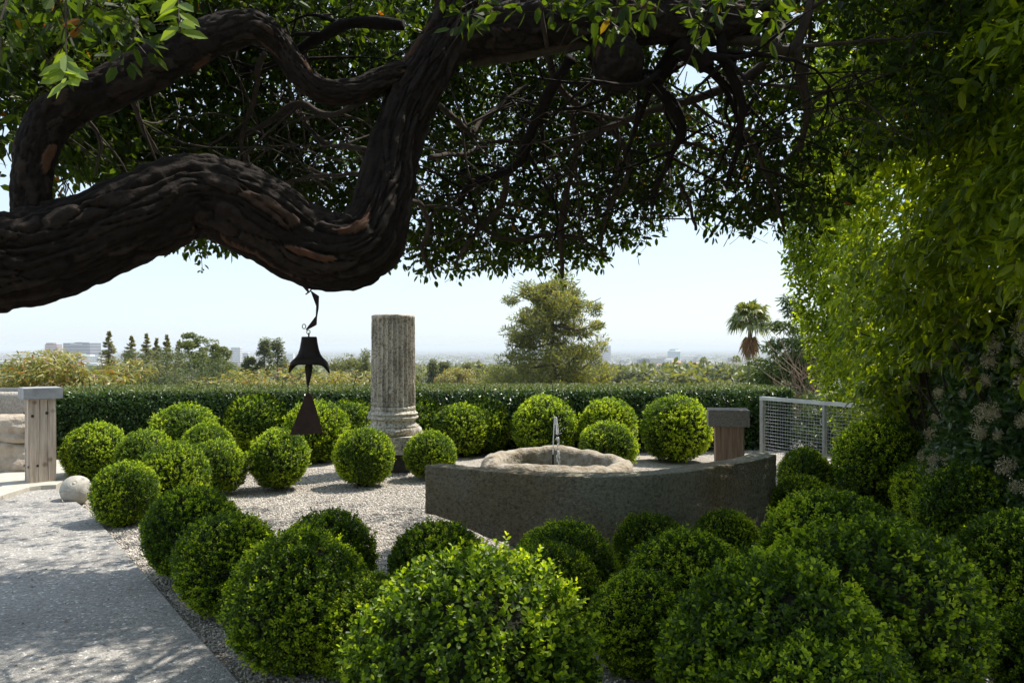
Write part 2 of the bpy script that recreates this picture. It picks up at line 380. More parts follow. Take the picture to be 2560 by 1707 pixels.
def terrain():
    ys = np.concatenate([[-1500, -300, -60, -15, 0, 8, 14.2, 15.2, 17, 20], np.geomspace(24, 58000, 90)])
    nx = 121; u = np.linspace(-1, 1, nx)
    X = (np.abs(ys)[:, None] * .85 + 40) * u[None]; Y = np.repeat(ys[:, None], nx, 1)
    Z = ground_z(Y)
    P = np.stack([X, Y, Z], -1)
    amp = np.clip((Y - 120) / 1500, 0, 1) * np.clip(1.5 - Y / 20000, 0.0, 1) * 4
    Z = Z + amp * snoise(np.stack([X / (60 + .1 * Y), Y / (60 + .1 * Y), 0 * X], -1), 1.2, 5)
    V = np.stack([X, Y, Z], -1).reshape(-1, 3); r, c = len(ys), nx
    i = np.arange(r - 1)[:, None] * c; j = np.arange(c - 1)[None]
    Q = np.stack([i + j, i + j + 1, i + c + j + 1, i + c + j], -1).reshape(-1, 4)
    m, nt, n, l, b = mat_new("valley_ground")
    g = n.new("ShaderNodeNewGeometry")
    a = n.new("ShaderNodeTexNoise"); a.inputs["Scale"].default_value = .012; a.inputs["Detail"].default_value = 8; a.inputs["Roughness"].default_value = .7
    l.new(g.outputs["Position"], a.inputs["Vector"])
    r_ = ramp(n, [(.38, (.035, .050, .028)), (.52, (.075, .085, .050)), (.60, (.20, .18, .15)), (.72, (.34, .32, .30))]); l.new(a.outputs["Fac"], r_.inputs[0])
    v = n.new("ShaderNodeTexVoronoi"); v.inputs["Scale"].default_value = .02; l.new(g.outputs["Position"], v.inputs["Vector"])
    k = ramp(n, [(0, (.6, .65, .6)), (1, (1.3, 1.25, 1.2))]); sp = n.new("ShaderNodeSeparateColor"); l.new(v.outputs["Color"], sp.inputs[0]); l.new(sp.outputs[1], k.inputs[0])
    mu = n.new("ShaderNodeMix"); mu.data_type = 'RGBA'; mu.blend_type = 'MULTIPLY'; mu.inputs["Factor"].default_value = 1
    l.new(r_.outputs[0], mu.inputs[6]); l.new(k.outputs[0], mu.inputs[7]); l.new(mu.outputs[2], b.inputs["Base Color"])
    b.inputs["Roughness"].default_value = .95; b.inputs["Specular IOR Level"].default_value = .1
    tag(build("terrain", V, Q, m, smooth=True), kind="structure")
terrain()

def gravel_bed():
    xs = np.linspace(-8.6, 6.2, 90); ys = np.linspace(-2.5, 14.0, 100)
    X, Y = np.meshgrid(xs, ys)
    Z = .012 * snoise(np.stack([X, Y, 0 * X], -1), 1.6, 3)
    V = np.stack([X, Y, Z], -1).reshape(-1, 3); c = len(xs)
    i = np.arange(len(ys) - 1)[:, None] * c; j = np.arange(c - 1)[None]
    Q = np.stack([i + j, i + j + 1, i + c + j + 1, i + c + j], -1).reshape(-1, 4)
    tag(build("gravel_bed", V, Q, M["gravel"], smooth=True), kind="structure")
gravel_bed()

# concrete path with exposed stones: outline on the ground, then a slab 5 cm thick
PATH_PX = [(604, 1707), (534, 1630), (465, 1553), (387, 1460), (341, 1410), (271, 1328), (225, 1278), (193, 1254), (154, 1253), (156, 1222), (100, 1216), (0, 1212)]
def path_poly():
    p = [GX(x, y, .05)[:2] for x, y in PATH_PX]
    a, b = p[0], p[1]; d = (a - b) / np.linalg.norm(a - b)
    return [a + d * 4.5] + p + [np.array([-9.5, 8.6]), np.array([-9.5, -1.8])]
def path():
    poly = path_poly(); n = len(poly)
    bm = bmesh.new()
    top = [bm.verts.new((x, y, .05)) for x, y in poly]
    f = bm.faces.new(top)
    ex = bmesh.ops.extrude_face_region(bm, geom=[f])
    for v in [g for g in ex["geom"] if isinstance(g, bmesh.types.BMVert)]: v.co.z = -.02
    bmesh.ops.recalc_face_normals(bm, faces=bm.faces)
    bmesh.ops.bevel(bm, geom=[e for e in bm.edges if all(v.co.z > .04 for v in e.verts)], offset=.008, segments=2, affect='EDGES')
    bmesh.ops.triangulate(bm, faces=[f for f in bm.faces if len(f.verts) > 4])
    me = bpy.data.meshes.new("path"); bm.to_mesh(me); bm.free(); me.materials.append(M["path"])
    tag(link(bpy.data.objects.new("path", me)), kind="structure")
path()

def inside(poly, X, Y):
    c = np.zeros(X.shape, bool); n = len(poly)
    for i in range(n):
        (x1, y1), (x2, y2) = poly[i], poly[i - 1]
        t = ((y1 > Y) != (y2 > Y)) & (X < (x2 - x1) * (Y - y1) / (y2 - y1 + 1e-12) + x1)
        c ^= t
    return c

def pebbles():
    n = 150000
    Y = 2.2 + (R.random(n) ** .8) * 8.3; X = (R.random(n) * 2 - 1) * .66 * Y
    X = np.where(R.random(n) < .5, X, -np.abs(X)); ins = inside(path_poly(), X, Y); keep = ((~ins) | (R.random(n) < .004)) & (X < 2.8); X, Y, ins = X[keep], Y[keep], ins[keep]; n = len(X)
    s = R.uniform(.004, .0095, n)
    base = np.array([[1, 0, 0], [0, 1, 0], [-1, 0, 0], [0, -1, 0], [0, 0, .8], [0, 0, -.8]], float)
    a = R.random(n) * 6.283; ca, sa = np.cos(a)[:, None], np.sin(a)[:, None]
    v = base[None] * (s[:, None, None] * R.uniform(.7, 1.4, (n, 1, 3))) + R.normal(size=(n, 6, 3)) * s[:, None, None] * .18
    V = np.stack([v[..., 0] * ca - v[..., 1] * sa + X[:, None], v[..., 0] * sa + v[..., 1] * ca + Y[:, None], v[..., 2] + .006 + np.where(ins, .049, .012 * snoise(np.stack([X, Y, 0 * X], -1), 1.6, 3))[:, None]], -1).reshape(-1, 3)
    t = np.array([[0, 1, 4], [1, 2, 4], [2, 3, 4], [3, 0, 4], [1, 0, 5], [2, 1, 5], [3, 2, 5], [0, 3, 5]])
    T = (np.arange(n)[:, None, None] * 6 + t[None]).reshape(-1, 3)
    tag(build("gravel_stones", V, T, M["pebble"], smooth=True), "loose pale grey and beige gravel stones covering the garden bed", "gravel", kind="stuff")
pebbles()

# fallen leaves on the gravel and path (nobody could count them)
def litter():
    n = 420
    X = R.uniform(-5.5, 2.2, n); Y = R.uniform(2.4, 10.5, n); ins = inside(path_poly(), X, Y)
    keep = (~ins) | (R.random(n) < .12); X, Y, ins = X[keep], Y[keep], ins[keep]; n = len(X)
    P = np.stack([X, Y, np.where(ins, .056, .018)], -1)
    A = R.normal(size=(n, 3)) * [1, 1, .15]; N = np.array([0, 0, 1.0]) + R.normal(size=(n, 3)) * .25
    V, Q = leaves_geo(P, A, N, R.uniform(.02, .045, n), R.uniform(.012, .022, n))
    m = leaf_mat("dry_leaf", [(0, (.10, .05, .025)), (.6, (.22, .12, .06)), (1, (.34, .22, .12))], .15, rough=.8)
    tag(build("fallen_leaves", V, Q, m), "dry brown leaves scattered over gravel and path", "leaf litter", kind="stuff")
litter()

# ------------------------------------------------------------------ clipped box balls
def box_mesh(seed, n_sprig=2900):
    """unit ball of box leaves: leaves alone, without the dark core, centre at origin, radius 1"""
    r = np.random.default_rng(seed)
    d = rdir(n_sprig, r); d = d[d[:, 2] > -.90]; n = len(d)
    rad = 1 + .055 * snoise(d, 2.6, seed, 2) + .030 * snoise(d, 8, seed + 1, 2)
    shag = np.where(r.random(n) < .12, r.uniform(.0, .10, n), 0)
    rad = rad - np.abs(r.normal(size=n)) * .06 - .04 + shag
    P = d * rad[:, None]
    ax = nrm(d * .8 + np.array([0, 0, .55]) + r.normal(size=(n, 3)) * .38)
    parts = []
    ref = nrm(np.cross(ax, rdir(n, r))); ref2 = np.cross(ax, ref)
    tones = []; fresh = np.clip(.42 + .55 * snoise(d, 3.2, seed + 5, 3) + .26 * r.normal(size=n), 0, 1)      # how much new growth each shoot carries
    for k in range(4):
        t = -.07 + .038 * k
        for s in (-1, 1):
            side = ref * s if k % 2 == 0 else ref2 * s
            A = nrm(ax * (.45 + .22 * k) + side * 1.0 + r.normal(size=(n, 3)) * .25)
            N = nrm(ax * .9 - side * .3 + r.normal(size=(n, 3)) * .3)
            L = r.uniform(.046, .066, n) * (1 if k < 3 else .75)
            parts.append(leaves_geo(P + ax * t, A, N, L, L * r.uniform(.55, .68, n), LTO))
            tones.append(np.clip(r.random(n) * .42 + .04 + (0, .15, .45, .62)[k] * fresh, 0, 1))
    m = 5200                                                       # a second, deeper layer of leaves
    d2 = rdir(m, r); P2 = d2 * r.uniform(.80, .93, m)[:, None]
    L = r.uniform(.04, .055, m)
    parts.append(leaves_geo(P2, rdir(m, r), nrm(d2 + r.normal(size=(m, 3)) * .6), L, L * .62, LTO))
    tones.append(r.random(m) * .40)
    V, Q = merge(parts); V[:, 2] = np.maximum(V[:, 2], -.95)
    return V, Q, np.repeat(np.concatenate(tones), 6)

def shade_core(seed):  # closed core coloured dark for the shade between leaves, plus branch tubes
    mb = MB(); r = np.random.default_rng(seed)
    nu, nv = 20, 12
    a = np.linspace(0, 2 * math.pi, nu, endpoint=False); b = np.linspace(-1.45, 1.5, nv)
    D = np.stack([np.cos(b)[:, None] * np.cos(a), np.cos(b)[:, None] * np.sin(a), np.repeat(np.sin(b)[:, None], nu, 1)], -1)
    V = D * (.80 + .05 * snoise(D, 6, seed))[..., None]
    i = np.arange(nv - 1)[:, None] * nu; j = np.arange(nu)[None]; k = (j + 1) % nu
    mb.add(V.reshape(-1, 3), np.stack([i + j, i + k, i + nu + k, i + nu + j], -1).reshape(-1, 4))
    for q in range(40):
        d = rdir(1, r)[0]; d[2] = abs(d[2]) * .6 - .35
        p0 = np.array([0, 0, -.95]) + r.normal(size=3) * [.06, .06, 0]; p1 = d * .97
        mb.tube(resample([p0, (p0 + p1) * .5 + r.normal(size=3) * .08, p1], 5), np.linspace(.02, .006, 5), 4, False)
    return mb

BOX = []
for s in range(4):
    V, Q, tn = box_mesh(100 + s)
    f = build("foliage", V, Q, M["box_leaf"], attrs={"tone": tn}); w = shade_core(200 + s).build("shade_core_branches", M["shade_core_wood"], None)
    BOX.append((f.data, w.data)); bpy.data.objects.remove(f); bpy.data.objects.remove(w)

K = 2560 / 2352.0
# (centre x, top y, half width) in a 2352 px wide view of the photo, and a label
BALLS = [
 (215, 976, 69, "low dark box ball beside the left grey timber post"),
 (333, 983, 68, "box ball half hidden between the two leftmost balls of the back bed"),
 (425, 918, 80, "bright tall box ball against the hedge, nearest the left timber post"),
 (402, 1016, 85, "box ball right behind the small low ball next to the carved stone ball"),
 (478, 977, 64, "box ball peeking out behind a near twin, left of the hanging bell"),
 (496, 1003, 68, "box ball at the right end of the left cluster, on the gravel edge"),
 (287, 1060, 78, "small low box ball right beside the carved stone ball"),
 (592, 908, 72, "bright box ball against the hedge left of the hanging bell"),
 (642, 986, 71, "box ball on the gravel below and left of the hanging sail plate"),
 (728, 922, 74, "box ball directly behind the hanging sail plate"),
 (806, 908, 72, "bright box ball behind and left of the stone column"),
 (835, 983, 70, "round box ball on the gravel in front of the column's left side"),
 (991, 988, 59, "small round box ball on the gravel in front of the column's right side"),
 (962, 907, 70, "box ball behind and right of the stone column, mostly hidden by it"),
 (1062, 917, 68, "box ball left of the fountain with a sparse olive patch on its front"),
 (1112, 914, 66, "box ball tucked behind another, left of the fountain jet"),
 (1250, 902, 78, "large box ball directly behind the fountain jet"),
 (1398, 914, 72, "bright box ball against the hedge behind a smaller grey-green one"),
 (1397, 962, 65, "small grey-green box ball behind the right rim of the basin"),
 (1555, 912, 78, "large perfectly round box ball left of the brown timber post"),
 (1850, 1035, 64, "box ball filling the corner between curved wall end and wire fence"),
 (2025, 965, 110, "big bright box ball in front of the wire fence's right end"),
 (1845, 1086, 78, "low box ball pressed against the right end of the curved wall"),
 (2150, 1040, 100, "box ball behind a larger one, under the white flowering shrub"),
 (2225, 1058, 132, "broad box ball under the flowering shrub at the right edge of the bed"),
 (1912, 1115, 162, "wide box ball just right of the curved wall, below its end"),
 (2345, 1165, 150, "box ball cut off by the right edge of the picture, halfway up"),
 (1990, 1190, 245, "very large dark box ball in the right foreground, tallest of the near group"),
 (1790, 1305, 268, "large glossy box ball in front of the very large one at right"),
 (2420, 1370, 150, "sliver of a box ball at the right edge, lower corner"),
 (1880, 1462, 275, "nearest box ball, cut by the bottom edge right of centre"),
 (1492, 1178, 84, "box ball under the middle of the curved wall, back one of a cluster of three"),
 (1568, 1213, 145, "front box ball of the cluster of three under the curved wall"),
 (1668, 1174, 84, "dark box ball under the curved wall's right half, rightmost of three"),
 (1300, 1188, 118, "box ball in front of the curved wall right of its small foot stone"),
 (1262, 1254, 112, "box ball squeezed behind the big sunlit ball's right shoulder"),
 (1475, 1316, 122, "dark box ball right of the big sunlit foreground ball"),
 (1088, 1262, 292, "big sunlit yellow-green box ball in the centre foreground"),
 (1006, 1194, 118, "box ball in front of the curved wall's left end"),
 (750, 1174, 116, "box ball beside the pale gravel, furthest right of the path-side row"),
 (695, 1228, 166, "large dark box ball with light tips, nearest of the row beside the path"),
 (525, 1179, 118, "middle box ball of the row beside the path edge"),
 (440, 1117, 112, "furthest box ball of the row beside the path edge"),
 (842, 1324, 122, "box ball wedged between the big sunlit ball and the dark path-side ball"),
]
BALL_GROUP = "clipped box balls planted in the gravel"
def place_balls():
    r = random.Random(5)
    for i, (cx, top, hw, lab) in enumerate(BALLS):
        rp = hw * K; tp = top * K
        Rr = 1.6 / ((tp - HY) / rp + 1.9)
        d = F * Rr / rp; x = (cx * K - HX) * d / F
        e = empty("box_ball", (x, d, 0), lab, "topiary", BALL_GROUP)
        e.rotation_euler[2] = r.random() * 6.28
        fm, wm = BOX[i % 4]
        s = Rr; sx, sy, sz = r.uniform(.96, 1.08), r.uniform(.94, 1.06), r.uniform(.93, 1.02)
        if hw > 110 and cx > 1700: sx *= 1.06
        for nm, me in (("foliage", fm), ("shade_core_branches", wm)):
            o = bpy.data.objects.new(nm, me); COL.objects.link(o); o.parent = e
            o.location = (0, 0, s * sz * .95); o.scale = (s * sx, s * sy, s * sz)
place_balls()

# ------------------------------------------------------------------ clipped hedge at the back
HA, HB = np.array([-6.9, 11.55]), np.array([4.35, 12.35])        # front line of the hedge
HZ, HT = .96, 2.1
def back_hedge():
    e = empty("clipped_hedge", (HA[0], HA[1], 0), "long flat-topped clipped hedge running across behind the box balls", "hedge")
    ax = np.append(HB - HA, 0); ln = np.linalg.norm(ax); ax /= ln; bk = np.array([-ax[1], ax[0], 0]); up = np.array([0, 0, 1.0])
    org = np.array([0., 0, 0])
    r = np.random.default_rng(21); parts = []
    n = 34000                                                      # front face: hanging glossy leaves
    u = r.random(n) * ln; z = r.random(n) ** .85 * HZ
    P = org + ax * u[:, None] + up * z[:, None]
    bulge = .07 * snoise(P, 2.2, 8) + .03 * snoise(P, 7, 9)
    depth = np.abs(r.normal(size=n)) * .13 + np.where(r.random(n) < .3, .15, 0)
    P = P + bk * (depth - bulge)[:, None]
    A = nrm(-bk * .6 + r.normal(size=(n, 3)) * .6 + np.array([0, 0, .1]))
    N = nrm(up * .7 - bk * .5 + r.normal(size=(n, 3)) * .45)
    L = r.uniform(.045, .075, n); parts.append(leaves_geo(P, A, N, L, L * r.uniform(.42, .55, n)))
    n = 9000                                                       # the two ends
    for s, uu in ((1, ln), (-1, 0)):
        P = org + ax * (uu - s * np.abs(r.normal(size=n)) * .10)[:, None] + up * (r.random(n) * HZ)[:, None] + bk * (r.random(n) * HT)[:, None]
        A = nrm(ax * s + r.normal(size=(n, 3)) * .7); L = r.uniform(.045, .07, n)
        parts.append(leaves_geo(P, A, nrm(up + r.normal(size=(n, 3)) * .5), L, L * .5))
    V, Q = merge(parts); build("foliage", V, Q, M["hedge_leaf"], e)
    n = 60000                                                      # sheared top
    u = r.random(n) * ln; b = r.random(n) * HT
    P = org + ax * u[:, None] + bk * b[:, None]
    P = P + up * (HZ + .012 * snoise(P, 2.0, 4) - np.abs(r.normal(size=n)) * .022 + np.where(r.random(n) < .01, r.random(n) * .04, 0))[:, None]
    A = nrm(r.normal(size=(n, 3)) * [1, 1, .45] + up * .4); L = r.uniform(.022, .04, n)
    V, Q = leaves_geo(P, A, nrm(up + r.normal(size=(n, 3)) * .5), L, L * .55)
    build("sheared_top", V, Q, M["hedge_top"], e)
    mb = MB()
    c = ax * ln / 2 + bk * (HT / 2 + .16)
    mb.box(c + up * (HZ / 2 - .02), (ln - .3, HT - .3, HZ - .12), math.atan2(ax[1], ax[0]))  # solid dark box filling the hedge, stands in for its shaded inside
    for k in range(70):
        p = ax * r.random() * ln + bk * (.1 + r.random() * .15)
        q = p + up * HZ * .9 + r.normal(size=3) * .12
        mb.tube(resample([p, (p + q) / 2 + r.normal(size=3) * .05, q], 5), np.linspace(.014, .005, 5), 4, False)
    mb.build("shade_core_branches", M["shade_core_wood"], e)
back_hedge()

# ------------------------------------------------------------------ tall leafy hedge on the right
def tall_hedge():
    e = empty("tall_hedge", (3.9, 6.5, 0), "towering bright green leafy hedge leaning over the right side of the garden", "hedge")
    r = np.random.default_rng(31); parts = []
    def face(n, y0, y1):
        y = y0 + (y1 - y0) * r.random(n); h = r.random(n)
        zlo = np.interp(y, [3.0, 4.6, 5.6, 6.6, 7.6, 8.6, 9.4, 10.6], [1.45, 1.50, 1.30, 1.50, 1.00, .50, .25, .1])
        z = zlo + (np.interp(y, [3, 8, 9.5, 10.6], [5.3, 5.0, 4.4, 3.6]) - zlo) * h ** .9
        x0 = np.interp(y, [3.0, 5.0, 7.0, 9.0, 10.0, 10.6], [2.75, 2.95, 3.18, 3.42, 3.62, 3.95])
        x0 = x0 + .55 * np.clip((2.6 - z) / 2.2, 0, 1) * np.clip((y - 7.0) / 2.5, 0, 1) - .12 * np.clip((z - 2.2) / 2, 0, 1)
        P = np.stack([x0, y, z], -1)
        lump = .26 * snoise(P * [1, .7, 1.6], 1.9, 14) + .12 * snoise(P * [1, .8, 1.7], 4.2, 15)
        dep = np.abs(r.normal(size=n)) * .20 + np.where(r.random(n) < .35, r.random(n) * .5, 0)
        P[:, 0] += dep - lump
        return P
    n = 13000
    P0 = np.concatenate([face(n, 3.0, 10.6), face(4200, -4.5, 3.0)]); n = len(P0); P0 = P0[(r.random(n) < np.interp(P0[:, 1], [3, 5.5, 7, 10.6], [1, .95, .46, .36]))]; n = len(P0); ax = nrm(np.array([-.75, -.25, .15]) + r.normal(size=(n, 3)) * .5)  # second stretch, unseen beside and behind the viewer, added to block sky light
    for k in range(8):                                             # sprays of pointed drooping leaves
        ang = k * 2.4 + r.random(n) * .8
        ref = nrm(np.cross(ax, np.array([0, 0, 1.0]))); ref2 = np.cross(ref, ax)
        side = ref * np.cos(ang)[:, None] + ref2 * np.sin(ang)[:, None]
        A = nrm(ax * .6 + side * .8 + np.array([0, 0, -.55]) + r.normal(size=(n, 3)) * .25)
        N = nrm(np.array([-.5, 0, .8]) + ax * .2 + r.normal(size=(n, 3)) * .35)
        L = r.uniform(.085, .14, n) * (1.0, .8, .95, .7, 1.05, .85, .75, .9)[k]; parts.append(leaves_geo(P0 + ax * (.03 * k - .12), A, N, L, L * r.uniform(.36, .46, n)))
    n = 11000                                                      # far end of the hedge
    z = .1 + r.random(n) * 3.9
    P = np.stack([3.5 + np.clip(2.7 - z, 0, 3) * .30 + r.random(n) * 1.3, 10.5 + np.abs(r.normal(size=n)) * -.15, z], -1); P[:, 1] += .15 * snoise(P, 2.4, 16)
    A = nrm(np.array([0, .8, -.3]) + r.normal(size=(n, 3)) * .6); L = r.uniform(.07, .10, n)
    parts.append(leaves_geo(P, A, nrm(np.array([0, .3, .8]) + r.normal(size=(n, 3)) * .5), L, L * .42))
    V, Q = merge(parts); build("foliage", V, Q, M["ficus_leaf"], e)
    mb = MB()
    for k in range(21):
        y = 3.4 + k * .235 + r.random() * .1; p = np.array([3.95 + r.random() * .25, y, 0])
        top = p + np.array([-.1 + r.normal() * .1, r.normal() * .15, 3.6 + r.random()])
        mb.tube(resample([p, (p + top) / 2 + r.normal(size=3) * .08, top], 8), np.linspace(.05, .015, 8), 7, False)
        for q in range(9):
            t = .25 + .72 * r.random(); s = p + (top - p) * t
            f = s + np.array([-.30 - r.random() * .25, r.normal() * .3, .2 + r.normal() * .15])
            mb.tube(resample([s, (s + f) / 2 + r.normal(size=3) * .05, f], 5), np.linspace(.016, .004, 5), 4, False)
    mb.build("stems", M["twig"], e)
    return e
def fixparent(e):
    bpy.context.view_layer.update()
    inv = e.matrix_world.inverted()
    for c in e.children: c.matrix_parent_inverse = inv
fixparent(tall_hedge())

# white flowering shrub under the tall hedge
def flowering_shrub():
    e = empty("flowering_shrub", (3.95, 7.2, 0), "dark leaved shrub with creamy white flower heads under the tall hedge", "shrub")
    r = np.random.default_rng(41)
    def surf(n, back=0.0):
        y = 5.0 + 3.9 * r.random(n) ** 1.5; z = .1 + r.random(n) ** .8 * 1.95
        x = 3.42 + .22 * (y - 6.0) + .10 * (z / 1.9) ** 2
        P = np.stack([x, y, z], -1); P[:, 0] -= .18 * snoise(P, 2.5, 18) - back
        return P
    n = 8500; P0 = surf(n) + np.abs(r.normal(size=(n, 1))) * [.16, 0, 0]; ax = nrm(np.array([-.7, -.3, .4]) + r.normal(size=(n, 3)) * .5); parts = []
    for k in range(6):
        side = rdir(n, r); A = nrm(ax * .7 + side); L = r.uniform(.045, .075, n)
        parts.append(leaves_geo(P0 + ax * .02 * k, A, nrm(ax + r.normal(size=(n, 3)) * .5), L, L * .5))
    V, Q = merge(parts); build("foliage", V, Q, M["flower_leaf"], e)
    mb = MB()
    for k in range(26):
        yq = 5.7 + r.random() * 3.1; p = np.array([3.7 + .22 * (yq - 6) + r.random() * .3, yq, 0]); q = p + np.array([-.4, r.normal() * .2, 1.2 + r.random() * .6])
        mb.tube(resample([p, (p + q) / 2 + r.normal(size=3) * .08, q], 6), np.linspace(.025, .008, 6), 5, False)
    mb.build("stems", M["twig"], e)
    metas = []
    for s in range(3):                                             # loose panicles of tiny florets
        m = 230; d = rdir(m, r); P = d * np.array([.075, .075, .09]) * (r.random(m) ** .4)[:, None]
        L = r.uniform(.007, .013, m); fb = MB(); fb.add(*leaves_geo(P - d * L[:, None] * .5, rdir(m, r), rdir(m, r), L, L))
        for p in P[:: 2]: fb.tube([np.array([.04, 0, -.05]), p * .5, p], .0006, 3, False)
        o = fb.build("flower_cluster", M["flower"]); metas.append(o.data); bpy.data.objects.remove(o)
    C = surf(115); C = C[np.argsort(-C[:, 2])]
    for k, c in enumerate(C):
        if c[2] < .55: continue
        o = bpy.data.objects.new("flower_cluster", metas[k % 3]); COL.objects.link(o); o.parent = e
        o.location = c + np.array([-.09, -.03, .04]); s = r.uniform(.5, 1.0); o.scale = (s, s, s); o.rotation_euler = tuple(r.normal(size=3) * .4)
    fixparent(e)
flowering_shrub()

# ------------------------------------------------------------------ the old garden tree
def limb(name, pts, parent, nseg=None, segs=96, depth=.020, seed=1, taper_end=True, plate=(.26, .034)):
    """pts rows: x px, y px, distance, radius px -> a barked limb with raised plates"""
    ctrl = np.array([np.append(PX(x, y, d), rp * .93 * d / F) for x, y, d, rp in pts])
    return limb_w(name, ctrl, parent, nseg, segs, depth, seed, plate)

def limb_w(name, ctrl, parent, nseg=None, segs=96, depth=.020, seed=1, plate=(.13, .045)):
    ln = np.linalg.norm(np.diff(ctrl[:, :3], axis=0), axis=1).sum()
    nseg = nseg or max(12, int(ln / .009))
    C = resample(ctrl, nseg); P, rad = C[:, :3], C[:, 3]
    T, N, B = frames(P); s = np.linspace(0, ln, nseg); a = np.linspace(0, 2 * math.pi, segs, endpoint=False)
    rm = rad.mean(); circ = 2 * math.pi * rm; r = np.random.default_rng(seed)
    ns = max(20, int(ln * circ / (plate[0] * plate[1])))
    S = np.stack([r.random(ns) * ln / plate[0], r.random(ns) * circ / plate[1]], 1); cw = circ / plate[1]
    tone = r.random(ns) ** 1.2
    kd = kdtree.KDTree(ns * 3)
    for i in range(ns):
        for k, o in enumerate((-cw, 0, cw)): kd.insert((S[i, 0], S[i, 1] + o, 0), i * 3 + k)
    kd.balance()
    D3 = nrm(np.cos(a)[None, :, None] * N[:, None] + np.sin(a)[None, :, None] * B[:, None])
    base = P[:, None] + rad[:, None, None] * D3
    w1 = .22 * snoise(base, 16, seed + 3); w2 = .55 * snoise(base, 13, seed + 4)
    h = np.zeros((nseg, segs)); pl = np.zeros((nseg, segs))
    for i in range(nseg):
        for j in range(segs):
            f = kd.find_n((s[i] / plate[0] + w1[i, j], a[j] * rm / plate[1] + w2[i, j], 0), 2)
            e = f[1][2] - f[0][2]; h[i, j] = min(1, e / .20); pl[i, j] = tone[f[0][1] // 3] if e > .05 else 0
    big = snoise(base, 3.2, seed + 7) * .09
    an = np.linspace(0, 1, segs, endpoint=False) * 2 * math.pi; cyl = np.stack([np.broadcast_to(s[:, None] * 5.5, h.shape), np.cos(an)[None] * rm * 62 + 0 * h, np.sin(an)[None] * rm * 62 + 0 * h], -1)
    cyl = cyl + .8 * np.stack([0 * h, w1, w2], -1)
    fur = np.clip(np.abs(snoise(cyl, 1.0, seed + 30, 3)) / .17, 0, 1) ** .8; h = .5 * fur + .5 * h * fur
    uv3 = np.stack(np.broadcast_arrays(s[:, None] * 9, a[None] * rm * 85, 0.0 * h), -1); stri = snoise(uv3, 1.0, seed + 20, 2)
    disp = depth * (h ** .6 * (.8 + .45 * pl) - .7) + depth * .22 * stri + rad[:, None] * big * .8 + .004 * snoise(base * [1, 1, 1], 70, seed + 9, 2)
    V = (base + D3 * disp[..., None]).reshape(-1, 3)
    i = np.arange(nseg - 1)[:, None] * segs; j = np.arange(segs)[None]; k = (j + 1) % segs
    Q = np.stack([i + j, i + k, i + segs + k, i + segs + j], -1).reshape(-1, 4)
    m = len(V); V = np.vstack([V, P[:1], P[-1:]]); jj = np.arange(segs); kk = (jj + 1) % segs
    Tr = np.vstack([np.stack([np.full(segs, m), kk, jj], 1), np.stack([np.full(segs, m + 1), (nseg - 1) * segs + jj, (nseg - 1) * segs + kk], 1)])
    return build(name, V, [Q, Tr], M["bark"], parent, True, attrs={"plate": np.append(pl.ravel(), [0, 0])})

RIM = np.array([  # crown edge: photo x, distance of the drooping edge, photo y of its lower edge
 (-120, 3.6, 505), (30, 3.7, 490), (120, 3.9, 500), (300, 4.7, 560), (430, 5.4, 645), (560, 5.8, 655), (640, 6.0, 620), (760, 6.2, 640), (880, 6.3, 690),
 (1000, 6.5, 690), (1130, 6.6, 700), (1300, 6.7, 705), (1400, 6.7, 700), (1480, 6.6, 680), (1560, 6.5, 640), (1650, 6.5, 600), (1720, 6.4, 590),
 (1800, 6.3, 625), (1900, 6.2, 640), (1990, 6.0, 660), (2120, 5.6, 560), (2300, 5.2, 470), (2600, 4.6, 300)], float)

def sc2(pts): return [(x * K, y * K, d, r * K) for x, y, d, r in pts]

